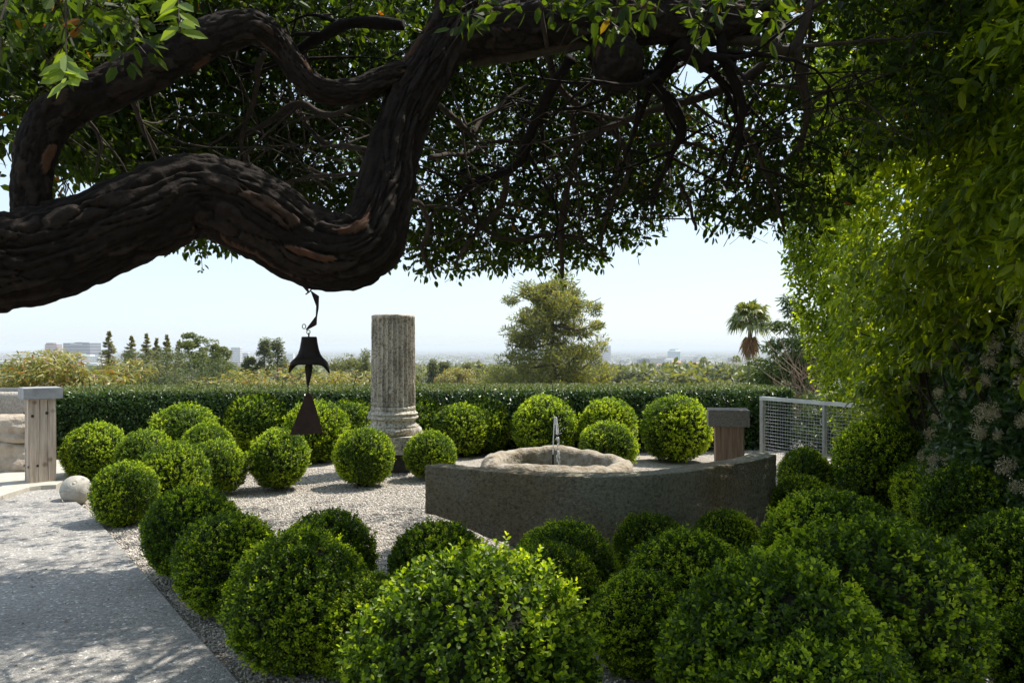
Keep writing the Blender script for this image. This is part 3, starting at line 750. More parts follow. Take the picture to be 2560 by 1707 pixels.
def garden_tree():
    base = np.array([-3.55, 2.75, .0])
    e = empty("garden_tree", base, "old gnarled tree whose twisting bark limbs and leafy canopy arch over the garden", "tree")
    A = sc2([(-150, 615, 2.75, 112), (0, 602, 2.9, 106), (110, 582, 2.98, 104), (210, 545, 3.05, 100), (330, 492, 3.12, 97), (430, 452, 3.2, 92), (520, 462, 3.26, 92),
             (610, 510, 3.32, 92), (690, 562, 3.38, 88), (770, 585, 3.42, 84), (838, 560, 3.46, 80), (872, 500, 3.5, 66), (888, 430, 3.55, 62),
             (905, 350, 3.6, 56), (935, 255, 3.66, 54), (985, 160, 3.74, 54), (1030, 80, 3.8, 52), (1060, 0, 3.84, 50), (1075, -60, 3.86, 46)])
    limb("limb", A, e, segs=170, seed=1, depth=.030)
    B = sc2([(70, 545, 2.98, 46), (72, 480, 3.0, 46), (78, 400, 3.02, 46), (98, 310, 3.05, 48), (150, 245, 3.08, 52), (230, 212, 3.12, 52), (320, 170, 3.18, 54), (410, 122, 3.24, 52), (500, 80, 3.3, 47),
             (575, 62, 3.36, 40), (630, 88, 3.42, 32), (668, 140, 3.46, 30), (712, 192, 3.5, 30), (765, 213, 3.54, 30), (830, 205, 3.58, 28), (885, 178, 3.62, 26), (930, 165, 3.66, 22)])
    limb("limb", B, e, segs=84, seed=2, depth=.014, plate=(.10, .03))
    Cc = sc2([(985, 120, 3.78, 44), (1080, 80, 3.85, 56), (1200, 60, 3.92, 58), (1330, 48, 4.0, 60), (1450, 45, 4.05, 60), (1560, 48, 4.1, 56), (1650, 50, 4.16, 52), (1740, 30, 4.2, 40), (1830, -30, 4.25, 30)])
    limb("limb", Cc, e, segs=96, seed=3, depth=.016, plate=(.10, .03))
    # trunk outside the frame on the left, carrying limb A
    p0 = PX(A[0][0], A[0][1], A[0][2]); r0 = A[0][3] * A[0][2] / F
    tr = np.array([np.append(base + [0, 0, -.25], .40), np.append(base + [.02, 0, .5], .30), np.append(base + [.12, -.02, 1.1], .25), np.append(p0 + [-.75, .0, -.20], .21), np.append(p0 + [-.3, 0, -.07], r0 * .93), np.append(p0 + [.12, 0, 0], r0 * .84)])
    limb_w("trunk", tr, e, segs=72, seed=4, nseg=180)
    # burl, stub and thinner traced branches
    bl = np.array([np.append(PX(1440 * K, 95 * K, 4.05), .05), np.append(PX(1425 * K, 125 * K, 4.03), .125), np.append(PX(1400 * K, 160 * K, 4.0), .135), np.append(PX(1375 * K, 178 * K, 4.0), .06)])
    limb_w("burl", bl, e, segs=60, seed=5, nseg=40, depth=.02, plate=(.05, .03))
    br = [
     [(1090, 138, 3.9, 14), (1200, 122, 3.95, 15), (1300, 108, 4.0, 15), (1400, 95, 4.05, 15)],
     [(1650, -40, 4.1, 17), (1660, 60, 4.1, 16), (1662, 130, 4.12, 15), (1690, 230, 4.2, 12), (1690, 340, 4.3, 8), (1670, 430, 4.5, 6)],
     [(1560, 90, 4.1, 34), (1600, 125, 4.1, 32), (1618, 158, 4.1, 24)],
     [(1570, 90, 4.15, 24), (1530, 150, 4.2, 24), (1500, 195, 4.25, 22), (1470, 180, 4.2, 16), (1440, 150, 4.15, 14)],
     [(1490, 185, 4.25, 22), (1530, 225, 4.3, 18), (1555, 280, 4.4, 15), (1550, 330, 4.5, 10), (1520, 400, 4.8, 8), (1500, 470, 5.2, 6)],
     [(1760, 150, 4.6, 12), (1700, 195, 4.6, 13), (1620, 228, 4.6, 12), (1540, 245, 4.6, 11), (1450, 265, 4.7, 9), (1350, 320, 5.0, 7), (1260, 360, 5.3, 5)],
     [(1660, 100, 4.15, 14), (1740, 110, 4.2, 15), (1800, 125, 4.3, 14), (1830, 90, 4.35, 14), (1850, 20, 4.4, 13), (1855, -60, 4.4, 12)],
     [(1830, 110, 4.3, 14), (1850, 180, 4.4, 12), (1862, 250, 4.5, 9), (1840, 340, 4.7, 6)],
     [(1310, 130, 4.3, 16), (1260, 215, 4.6, 15), (1225, 300, 4.9, 14), (1200, 370, 5.1, 13), (1140, 402, 5.2, 12), (1080, 425, 5.3, 11), (1050, 470, 5.5, 7)],
     [(1165, 395, 5.2, 9), (1150, 470, 5.4, 8), (1100, 530, 5.6, 7), (1065, 580, 5.8, 5), (1050, 620, 6.0, 3)],
     [(1310, 250, 5.0, 8), (1325, 350, 5.2, 8), (1300, 450, 5.5, 8), (1290, 560, 5.9, 7), (1285, 640, 6.2, 4)],
     [(880, 420, 4.3, 9), (970, 480, 5.0, 8), (985, 530, 5.4, 7), (965, 575, 5.6, 5), (1000, 640, 6.0, 3)],
     [(1060, 500, 5.4, 6), (1150, 545, 5.6, 6), (1250, 540, 5.8, 6), (1330, 550, 6.0, 4), (1400, 590, 6.2, 3)],
     [(1250, 130, 4.4, 10), (1300, 220, 4.8, 9), (1400, 300, 5.1, 8), (1440, 400, 5.4, 7), (1390, 500, 5.8, 5), (1380, 580, 6.1, 3)],
     [(920, 60, 4.2, 18), (800, 50, 4.3, 16), (720, 95, 4.5, 14), (640, 140, 4.7, 11), (560, 170, 4.9, 8)],
     [(870, 205, 4.5, 9), (760, 260, 4.6, 8), (680, 235, 4.7, 10), (610, 280, 4.8, 8), (540, 320, 5.0, 5)],
     [(850, 350, 4.4, 8), (760, 330, 4.7, 7), (690, 280, 4.9, 6), (660, 230, 5.0, 5)],
     [(840, 400, 4.4, 6), (740, 400, 4.8, 5), (640, 420, 5.1, 4), (560, 440, 5.3, 3)],
     [(600, 120, 4.2, 8), (590, 230, 4.6, 7), (560, 330, 4.8, 6), (600, 430, 5.1, 4)],
     [(1010, 240, 4.6, 9), (1080, 300, 5.0, 8), (1120, 260, 5.2, 7), (1210, 200, 5.4, 5)],
     [(990, 360, 4.8, 7), (1060, 350, 5.2, 6), (1140, 330, 5.5, 5), (1230, 330, 5.8, 3)],
     [(1490, 330, 5.0, 6), (1600, 330, 5.3, 5), (1680, 380, 5.6, 4), (1740, 450, 5.9, 3)],
     [(1700, 300, 4.8, 8), (1760, 400, 5.2, 6), (1790, 480, 5.5, 5), (1800, 540, 5.8, 3)],
     [(1560, 420, 5.2, 7), (1590, 480, 5.6, 5), (1600, 530, 5.9, 4)],
     [(300, 210, 3.4, 8), (330, 300, 3.8, 6), (380, 360, 4.1, 4)],
     [(180, 250, 3.3, 7), (240, 330, 3.6, 5), (230, 410, 3.8, 3)],
    ]
    r = np.random.default_rng(51)
    def low(p, m): x, y = HX + p[0] / p[1] * F, HY - (p[2] - CH) / p[1] * F; return y > np.interp(x, RIM[:, 0], RIM[:, 2]) - m
    for k, b in enumerate(br):
        C = resample(np.array([np.append(PX(x * K, y * K, d), rp * K * d / F) for x, y, d, rp in b]), 10 * len(b))
        C[:, :3] += .018 * np.stack([snoise(C[:, :3], 7, 60 + k), snoise(C[:, :3], 7, 90 + k), snoise(C[:, :3], 7, 120 + k)], -1)
        mb = MB(); mb.tube(C[:, :3], np.maximum(C[:, 3] * .85, .004) * (1 + .14 * snoise(C[:, :3], 25, k)), 10)
        for q in range(3 + len(b)):                                   # forks and side twigs
            i0 = r.integers(len(C) // 4, len(C) - 1); p0 = C[i0, :3]; dv = nrm(C[min(i0 + 2, len(C) - 1), :3] - C[i0 - 2, :3] + r.normal(size=3) * .05)
            f = nrm(dv * .6 + r.normal(size=3) * [.8, .5, .6]); ln_ = r.uniform(.3, .9); r0 = max(.004, C[i0, 3] * .42)
            p2 = p0 + f * ln_
            if low(p2, 45) or low(p0, 20): continue
            pm = (p0 + p2) / 2 + r.normal(size=3) * .07; W_ = resample([p0, pm, p2], 8); mb.tube(W_, np.linspace(r0, .0025, 8), 6, False)
            for t_ in (3, 5, 6):
                g_ = nrm(f * .5 + r.normal(size=3)); q2 = W_[t_] + g_ * r.uniform(.2, .4)
                if low(q2, 30): continue
                mb.tube(resample([W_[t_], W_[t_] + g_ * .12 + r.normal(size=3) * .02, q2], 4), np.linspace(r0 * .45, .002, 4), 4, False)
        mb.build("branch", M["twig"] if b[0][3] < 16 else M["bark"], e, True)
    # crown: clusters of leaves on twigs through a drooping curtain and a ceiling
    W = np.array([[*PX(x, y, d)] for x, d, y in RIM]); cum = np.concatenate([[0], np.cumsum(np.linalg.norm(np.diff(W[:, :2], axis=0), axis=1))])
    n = 7700; u = r.random(n) * cum[-1]
    X, Y, Z0 = (np.interp(u, cum, W[:, k]) for k in range(3))
    f = r.random(n); off = r.uniform(-.55, .55, n)
    Zt = np.maximum(Z0 + .6, 4.35)
    z = Z0 + .05 + np.abs(snoise(np.stack([u * 3.5, 0 * u, 0 * u], -1), 1, 77)) * .22 + (Zt - Z0) * f ** 1.0
    push = np.clip((z - Z0) / 2.2, 0, 1)
    C1 = np.stack([X * (1 + off / 6), Y + off - push * .35, z], -1)
    m = 2200
    yy = r.uniform(3.0, 6.6, m); xx = r.uniform(-.72, .70, m) * yy
    C2 = np.stack([xx, yy, 3.25 + .12 * (yy - 3) + r.random(m) * .9], -1); C2 = C2[(yy > 4.4) | (r.random(m) < .40)]
    m = 48                                                         # near sprays at the upper left
    yy = r.uniform(2.5, 3.4, m); xx = -yy * r.uniform(.45, .68, m); zz = CH + yy * (HY - r.uniform(-40, 120, m)) / F
    C3 = np.stack([xx, yy, zz], -1)
    m = 3600                                                       # unseen crown leaves added above and behind the viewer to darken the foreground
    C4 = np.stack([r.uniform(-2.2, 4.8, m), r.uniform(-5.0, .6, m), 3.5 + r.random(m) * .9], -1)
    m = 620                                                        # sprays hidden beyond the drooping edge, added to dapple the sunlight
    C6 = np.stack([r.uniform(-3.6, 2.6, m), r.uniform(6.6, 9.6, m), 3.5 + r.random(m) * 1.1], -1)
    m = 28
    yy = r.uniform(2.9, 3.6, m); C7 = np.stack([yy * (r.uniform(1150, 1950, m) - HX) / F, yy, CH + yy * (HY - r.uniform(-60, 75, m)) / F], -1)
    m = 3600                                                       # unseen leaf curtain added behind the viewer to cut sky fill
    th = r.uniform(math.radians(200), math.radians(350), m); rr_ = r.uniform(5.0, 6.2, m)
    C5 = np.stack([.8 + np.cos(th) * rr_ * .95, .6 + np.sin(th) * rr_, 1.5 + 2.6 * r.random(m)], -1); C5 = C5[C5[:, 1] < -.8]
    Cn = np.concatenate([C1, C2, C3, C4, C5, C6, C7])
    q = np.array([-.22, 3.0, .92]); sd_ = np.array(sv); rel = Cn - q                       # a gap in the crown lets a sunbeam through
    Cn = Cn[np.linalg.norm(rel - (rel @ sd_)[:, None] * sd_, axis=1) > .36]
    # thin the foliage where the sky shows through
    yd = np.maximum(Cn[:, 1], .5); px = HX + Cn[:, 0] / yd * F; py = HY - (Cn[:, 2] - CH) / yd * F
    hole = np.zeros(len(Cn))
    for hx, hy, hr, s in ((1730, 185, 115, 1.0), (1810, 290, 90, .85), (1770, 440, 120, .6), (1300, 300, 160, .25), (1150, 560, 200, .25), (1450, 520, 200, .25), (25, 380, 80, .96), (60, 230, 50, .6), (1640, 560, 90, .35), (1000, 640, 160, .25)):
        hole = np.maximum(hole, s * np.exp(-((px - hx) ** 2 + (py - hy) ** 2) / hr ** 2))
    hole = np.maximum(hole, .75 * np.clip((px - 1900) / 150, 0, 1) * (Cn[:, 1] > 2.5))     # the crown thins out where it meets the tall hedge
    lump = snoise(Cn, 3.0, 33)
    keep = (r.random(len(Cn)) > hole) & (lump > -1.7 + .25 * r.normal(size=len(Cn)) * .5)
    sky_band = (px > -200) & (px < 830) & (py > np.interp(px, [-200, 0, 200, 460, 600, 830], [560, 575, 540, 655, 665, 640]))
    keep &= ~(sky_band & (Cn[:, 1] > 2))
    # keep the near limbs in front of their own leaves
    Cn = Cn[keep]; n = len(Cn)
    parts = []; tw = MB(); per = 13
    ax = nrm(np.array([0, -.15, -.55]) + r.normal(size=(n, 3)) * .7)
    L0 = r.uniform(.058, .080, n)
    for k in range(per):
        side = rdir(n, r)
        t = r.uniform(-.11, .11, n)[:, None]
        A = nrm(ax * .6 + side * .9 + np.array([0, 0, -.15])); N = nrm(np.array([0, -.2, .7]) + r.normal(size=(n, 3)) * .7)
        parts.append(leaves_geo(Cn + ax * t + side * .03, A, N, L0 * r.uniform(.7, 1.15, n), L0 * r.uniform(.40, .52, n)))
    V, Q = merge(parts); build("crown", V, Q, M["crown_leaf"], e)
    # twigs
    q0 = Cn - ax * r.uniform(.10, .26, n)[:, None]; q1 = Cn + ax * .1
    mid = (q0 + q1) / 2 + r.normal(size=(n, 3)) * .03
    a3 = np.array([[1, 0, 0], [-.5, .87, 0], [-.5, -.87, 0]])
    Vt = np.stack([q0[:, None] + a3 * .0042, mid[:, None] + a3 * .0032, q1[:, None] + a3 * .0016], 1).reshape(-1, 3)
    idx = np.arange(n)[:, None, None] * 9
    qd = np.array([[s * 3 + j, s * 3 + (j + 1) % 3, s * 3 + 3 + (j + 1) % 3, s * 3 + 3 + j] for s in (0, 1) for j in range(3)])
    tg = build("twigs", Vt, (idx + qd[None]).reshape(-1, 4), M["twig"], e); tag(tg, kind="stuff")
    # a bright young shoot hanging in front of the upper left limb, and another at the top
    for (px_, py_, d, nl, s) in ((165, 150, 2.35, 11, .085), (445, 20, 2.3, 8, .075)):
        p = PX(px_, py_ - 30, d); q = PX(px_ + 5, py_ + 60, d - .05); parts = []
        t = np.linspace(.1, 1, nl); P = p + (q - p) * t[:, None]; sd = np.where(np.arange(nl) % 2, 1, -1)[:, None]
        Ad = nrm(np.array([1.0, -.2, 0]) * sd + np.array([0, 0, -.5]) + r.normal(size=(nl, 3)) * .35)
        parts.append(leaves_geo(P, Ad, nrm(np.array([0, -.75, .65]) + r.normal(size=(nl, 3)) * .3), np.full(nl, s), np.full(nl, s * .5)))
        V, Q = merge(parts); build("young_shoot", V, Q, M["shoot"], e)
        tw = MB(); tw.tube(resample([p + [0, 0, .3], p, q], 6), .003, 4); tw.build("shoot_stem", M["twig"], e)
    fixparent(e)
M["shoot"] = leaf_mat("shoot_leaf", [(0, (.14, .22, .03)), (1, (.22, .32, .05))], .45, rough=.4)
garden_tree()

# round spotlight fixed in the tree at the upper right
def spotlight():
    p = PX(1950, 2, 4.2)
    e = empty("spotlight", p, "dark round garden spotlight clamped in the tree at the top right", "lamp")
    m = MB(); m.lathe([(.0, .16), (.045, .15), (.055, .10), (.072, .02), (.074, -.04), (.066, -.04), (.064, -.02)], 28); o = m.build("lamp_housing", M["black"], e, True); o.rotation_euler = (math.radians(-75), 0, 0)
    m = MB(); m.lathe([(.064, -.015), (.03, -.012), (0, -.012)], 28); o = m.build("lens", M["lens"], e, True); o.rotation_euler = (math.radians(-75), 0, 0)
    m = MB(); m.tube([(0, .08, .02), (.02, .1, .12), (.05, .12, .25)], .012, 6); m.build("bracket", M["black"], e)
spotlight()

# ------------------------------------------------------------------ hanging bell
def wind_bell():
    d = 3.42; s = d / F
    def W(x, y): return np.array([(x - 772) * s, 0, -(y - 705) * s])
    e = empty("wind_bell", PX(772, 705, d), "dark bronze wind bell with a triangular sail hanging under the big limb", "bell")
    def plate(name, pts, th, mat, yoff=0.0):
        n = len(pts); v = [W(*p) + [0, yoff - th / 2, 0] for p in pts] + [W(*p) + [0, yoff + th / 2, 0] for p in pts]
        bm = bmesh.new(); vs = [bm.verts.new(p) for p in v]
        bm.faces.new(vs[:n]); bm.faces.new(vs[n:][::-1])
        for i in range(n): bm.faces.new([vs[i], vs[i + n], vs[(i + 1) % n + n], vs[(i + 1) % n]])
        bmesh.ops.recalc_face_normals(bm, faces=bm.faces)
        bmesh.ops.bevel(bm, geom=list(bm.edges), offset=th * .2, segments=1, affect='EDGES')
        me = bpy.data.meshes.new(name); bm.to_mesh(me); bm.free(); me.materials.append(mat)
        return link(bpy.data.objects.new(name, me), e)
    plate("hanger_strap", [(745, 690), (762, 700), (768, 715), (773, 729), (770, 732), (754, 714)], .006, M["rust"])
    plate("hanger_plate", [(775, 725), (797, 740), (796, 770), (792, 793), (791, 812), (765, 826), (764, 823), (789, 790), (790, 765)], .007, M["rust"], .004)
    m = MB(); m.tube([W(764, 736), W(774, 729), W(782, 719)], .003, 6); m.build("tie_wire", M["rust"], e)
    m = MB(); a = np.linspace(0, 6.283, 13); c = W(760, 816)
    m.tube(np.stack([c[0] + .0075 * np.cos(a) * 1.0, 0 * a, c[2] + .010 * np.sin(a)], -1), .0018, 6, False)
    c = W(771, 830); m.tube(np.stack([c[0] + .0075 * np.cos(a), 0 * a, c[2] + .008 * np.sin(a)], -1), .0018, 6, False)
    m.tube([W(772, 832), W(772, 843)], .0035, 6); m.build("hook", M["rust"], e)
    # bell: flared body whose rim drops into two side lobes
    X0 = 773
    prof = [(0, 841.5), (17.0, 841.6), (18.6, 842.5), (20.5, 856), (23.5, 872), (27.5, 884), (33, 893), (40, 899), (46, 905), (49.5, 913), (51, 922)]
    segs = 64; V = []; a = np.linspace(0, 2 * math.pi, segs, endpoint=False); mb = MB()
    rows = []
    for layer in (0, 1):
        for (rr, yy) in (prof if layer == 0 else prof[::-1]):
            th = 2.2 if layer else 0
            t = max(0, (yy - 893) / 30.0)
            cut = 1 - np.abs(np.cos(a)) ** 3                         # front and back arches
            y2 = yy + t * 11 * np.abs(np.cos(a)) ** 14 - t * 11 * (1 - np.abs(np.cos(a)) ** 8)
            r2 = np.maximum(rr - th, 0) * (1 - .18 * t * cut)
            rows.append(np.stack([(r2 * np.cos(a)) * s, r2 * np.sin(a) * s * .92, -(y2 + (th if yy < 845 else 0) - 705) * s], -1) + [(X0 - 772) * s, 0, 0])
    V = np.array(rows).reshape(-1, 3); nr = len(rows)
    i = np.arange(nr - 1)[:, None] * segs; j = np.arange(segs)[None]; k = (j + 1) % segs
    build("bell_body", V, np.stack([i + j, i + segs + j, i + segs + k, i + k], -1).reshape(-1, 4), M["bronze"], e, True)
    m = MB(); m.tube([W(773, 850), W(773, 905), W(772, 918), W(771, 940), W(770, 958), W(770, 966)], np.array([5, 8, 10, 7, 4, 1.5]) * s, 10); m.build("clapper", M["bronze"], e, True)
    m = MB()
    for q in range(6):
        c = W(770, 967 + q * 3.6); a = np.linspace(0, 6.283, 9); ph = q % 2
        m.tube(np.stack([c[0] + .003 * np.cos(a) * (1 - ph), .003 * np.cos(a) * ph, c[2] + .0048 * np.sin(a)], -1), .0011, 5, False)
    m.build("chain", M["rust"], e)
    plate("sail", [(764, 986), (773, 982), (780, 988), (808, 1083), (724, 1088)], .004, M["rust"])
wind_bell()

# ------------------------------------------------------------------ stone column
def column():
    d = 10.4; x = (983 - HX) * d / F
    e = empty("stone_column", (x, d, 0), "weathered fluted column drum on a moulded round base and square plinth", "column")
    m = MB(); m.box((0, 0, .125), (.50, .50, .25)); m.build("foot_block", M["dark_block"], e)
    nu, nv = 12, 6
    bm = bmesh.new(); bmesh.ops.create_cube(bm, size=1.0)
    for v in bm.verts: v.co.x *= .72; v.co.y *= .72; v.co.z = .25 + (v.co.z + .5) * .222
    bmesh.ops.subdivide_edges(bm, edges=bm.edges[:], cuts=7, use_grid_fill=True)
    for v in bm.verts:
        q = np.array(v.co)[None]; v.co += Vector((.008 * snoise(q, 12, 1)[0], .008 * snoise(q, 12, 2)[0], .004 * snoise(q, 12, 3)[0]))
    me = bpy.data.meshes.new("plinth"); bm.to_mesh(me); bm.free(); me.materials.append(M["column"]); link(bpy.data.objects.new("plinth", me), e)
    def tor(r0, z0, z1, bul, n=7):
        t = np.linspace(-1.45, 1.45, n); zc, h = (z0 + z1) / 2, (z1 - z0) / 2
        return [(r0 + bul * math.cos(a), zc + h * math.sin(a) / math.sin(1.45)) for a in t]
    prof = [(0, .473), (.33, .473)] + tor(.325, .475, .575, .05) + [(.335, .580), (.335, .592), (.305, .61), (.290, .635), (.292, .655), (.305, .668), (.312, .672)] + tor(.312, .675, .715, .024, 5) + [(.318, .719), (.318, .728)] + tor(.308, .731, .762, .022, 5) + [(.305, .766), (.298, .775), (.289, .79), (.284, .80)]
    prof = np.array(prof); segs = 72; a = np.linspace(0, 2 * math.pi, segs, endpoint=False)
    V = np.stack([prof[:, None, 0] * np.cos(a), prof[:, None, 0] * np.sin(a), np.repeat(prof[:, 1:2], segs, 1)], -1)
    w = snoise(V, 5, 5) * .010 + snoise(V, 18, 6) * .005
    chip = np.clip(snoise(V, 7, 9) - .62, 0, 1) * .06
    V[..., :2] *= (1 + (w - chip) / .3)[..., None]; V[..., 2] += .25 * w
    V = V.reshape(-1, 3); i = np.arange(len(prof) - 1)[:, None] * segs; j = np.arange(segs)[None]; k = (j + 1) % segs
    build("moulded_base", V, np.stack([i + j, i + k, i + segs + k, i + segs + j], -1).reshape(-1, 4), M["column"], e, True)
    def drum(name, z0, z1, rows, top):
        segs = 26 * 12; a = np.linspace(0, 2 * math.pi, segs, endpoint=False); z = np.linspace(z0, z1, rows)
        A_, Z_ = np.meshgrid(a, z)
        ph = (A_ * 26 / (2 * math.pi)) % 1
        fl = np.sqrt(np.clip(1 - ((ph - .5) / .42) ** 2, 0, 1))                     # concave flutes, flat fillets
        endt = np.clip((z1 - .042 - Z_) / .02, 0, 1) if top else np.clip((Z_ - z0 - .03) / .02, 0, 1)
        rad = np.interp(Z_, [.8, 2.02], [.289, .281]) - .036 * fl * endt
        D = np.stack([np.cos(A_), np.sin(A_), 0 * A_], -1); Pp = D * .285 + np.stack([0 * A_, 0 * A_, Z_], -1)
        rad += snoise(Pp, 6, 11) * .003 + snoise(Pp, 26, 12) * .002 - np.clip(snoise(Pp, 10, 13) - .7, 0, 1) * .04
        if top: rad -= .03 * np.clip((Z_ - (z1 - .018)) / .018, 0, 1) ** 2
        V = np.stack([D[..., 0] * rad, D[..., 1] * rad, Z_], -1).reshape(-1, 3)
        i = np.arange(rows - 1)[:, None] * segs; j = np.arange(segs)[None]; k = (j + 1) % segs
        Q = np.stack([i + j, i + k, i + segs + k, i + segs + j], -1).reshape(-1, 4)
        n = len(V); V = np.vstack([V, [[0, 0, z0]], [[0, 0, z1 + .004]]]); jj = np.arange(segs); kk = (jj + 1) % segs
        T = np.vstack([np.stack([np.full(segs, n), kk, jj], 1), np.stack([np.full(segs, n + 1), (rows - 1) * segs + jj, (rows - 1) * segs + kk], 1)])
        return build(name, V, [Q, T], M["column"], e, True)
    drum("lower_drum", .798, .838, 8, False); sh = drum("shaft", .842, 2.022, 90, True)
    m = MB(); m.lathe([(0, .02), (.02, .02), (.026, .012), (.026, -.03)], 20); o = m.build("plug", M["pale_stone"], e, True)
    o.parent = bpy.data.objects[sh.name]; o.location = (.012, -.283, 1.035); o.rotation_euler = (math.radians(80), 0, 0)
column()

# ------------------------------------------------------------------ curved stone slab wall
def curved_wall():
    e = empty("curved_stone_wall", (.6, 5.9, 0), "massive dark curved granite slab standing in front of the fountain", "stone wall")
    pts = np.array([(-.665, 6.14), (-.33, 5.955), (.03, 5.79), (.485, 5.645), (.90, 5.68), (1.33, 5.92), (1.75, 6.28), (2.04, 6.56), (2.27, 6.86)])
    n = 240; C = resample(np.column_stack([pts, np.zeros(len(pts))]), n); T = nrm(np.gradient(C, axis=0)); Nn = np.stack([-T[:, 1], T[:, 0], 0 * T[:, 0]], -1)   # away from the camera
    x = C[:, 0]
    zb = np.interp(x, [-.7, -.5, -.3, 0.0, .06, .25, 2.3], [.33, .30, .245, .155, .14, .10, .07]); zt = np.full(n, .685)
    zt += .003 * snoise(C, 6, 2); zb = zb + .012 * snoise(C, 8, 3)
    nh, nt = 44, 14; ring = []
    for t in np.linspace(0, 1, nh): ring.append((0.0, t))           # front, bottom to top
    for t in np.linspace(0, 1, nt)[1:]: ring.append((t, 1.0))
    for t in np.linspace(1, 0, nh)[1:]: ring.append((1.0, t))
    for t in np.linspace(1, 0, nt)[1:-1]: ring.append((t, 0.0))
    ring = np.array(ring); m = len(ring); th = .20
    rd = .02                                                        # rounded arris
    q = ring[None, :, 0:1]; h = ring[None, :, 1:2]
    V = C[:, None] + Nn[:, None] * th * q
    V[..., 2] = zb[:, None] + (zt - zb)[:, None] * ring[None, :, 1]
    D = np.zeros_like(V); D -= Nn[:, None] * (q < .02); D += Nn[:, None] * (q > .98); D[..., 2] += (ring[:, 1] > .99).astype(float) - (ring[:, 1] < .01)
    D = nrm(D)
    V = V + D * (.007 * snoise(V, 4, 7) + .003 * snoise(V, 22, 8) + .003 * snoise(V, 70, 9, 2))[..., None]
    V = V.reshape(-1, 3); i = np.arange(n - 1)[:, None] * m; j = np.arange(m)[None]; k = (j + 1) % m
    Q = np.stack([i + j, i + m + j, i + m + k, i + k], -1).reshape(-1, 4)
    nv = len(V); c0 = V[:m].mean(0) - T[0] * .03; c1 = V[-m:].mean(0) + T[-1] * .01; V = np.vstack([V, c0, c1])
    jj = np.arange(m); kk = (jj + 1) % m
    Tr = np.vstack([np.stack([np.full(m, nv), jj, kk], 1), np.stack([np.full(m, nv + 1), (n - 1) * m + kk, (n - 1) * m + jj], 1)])
    o = build("slab", V, [Q, Tr], M["granite"], e, True)
    for fx, fy, h in ((.03, 5.90, .15), (1.1, 5.98, .09), (2.1, 6.78, .09)):
        mb = MB(); mb.lathe([(0, h), (.05, h), (.07, h * .7), (.075, .0), (0, 0)], 14, (fx, fy, 0)); mb.build("foot_stone", M["pale_stone"], e, True)
    fixparent(e)
curved_wall()

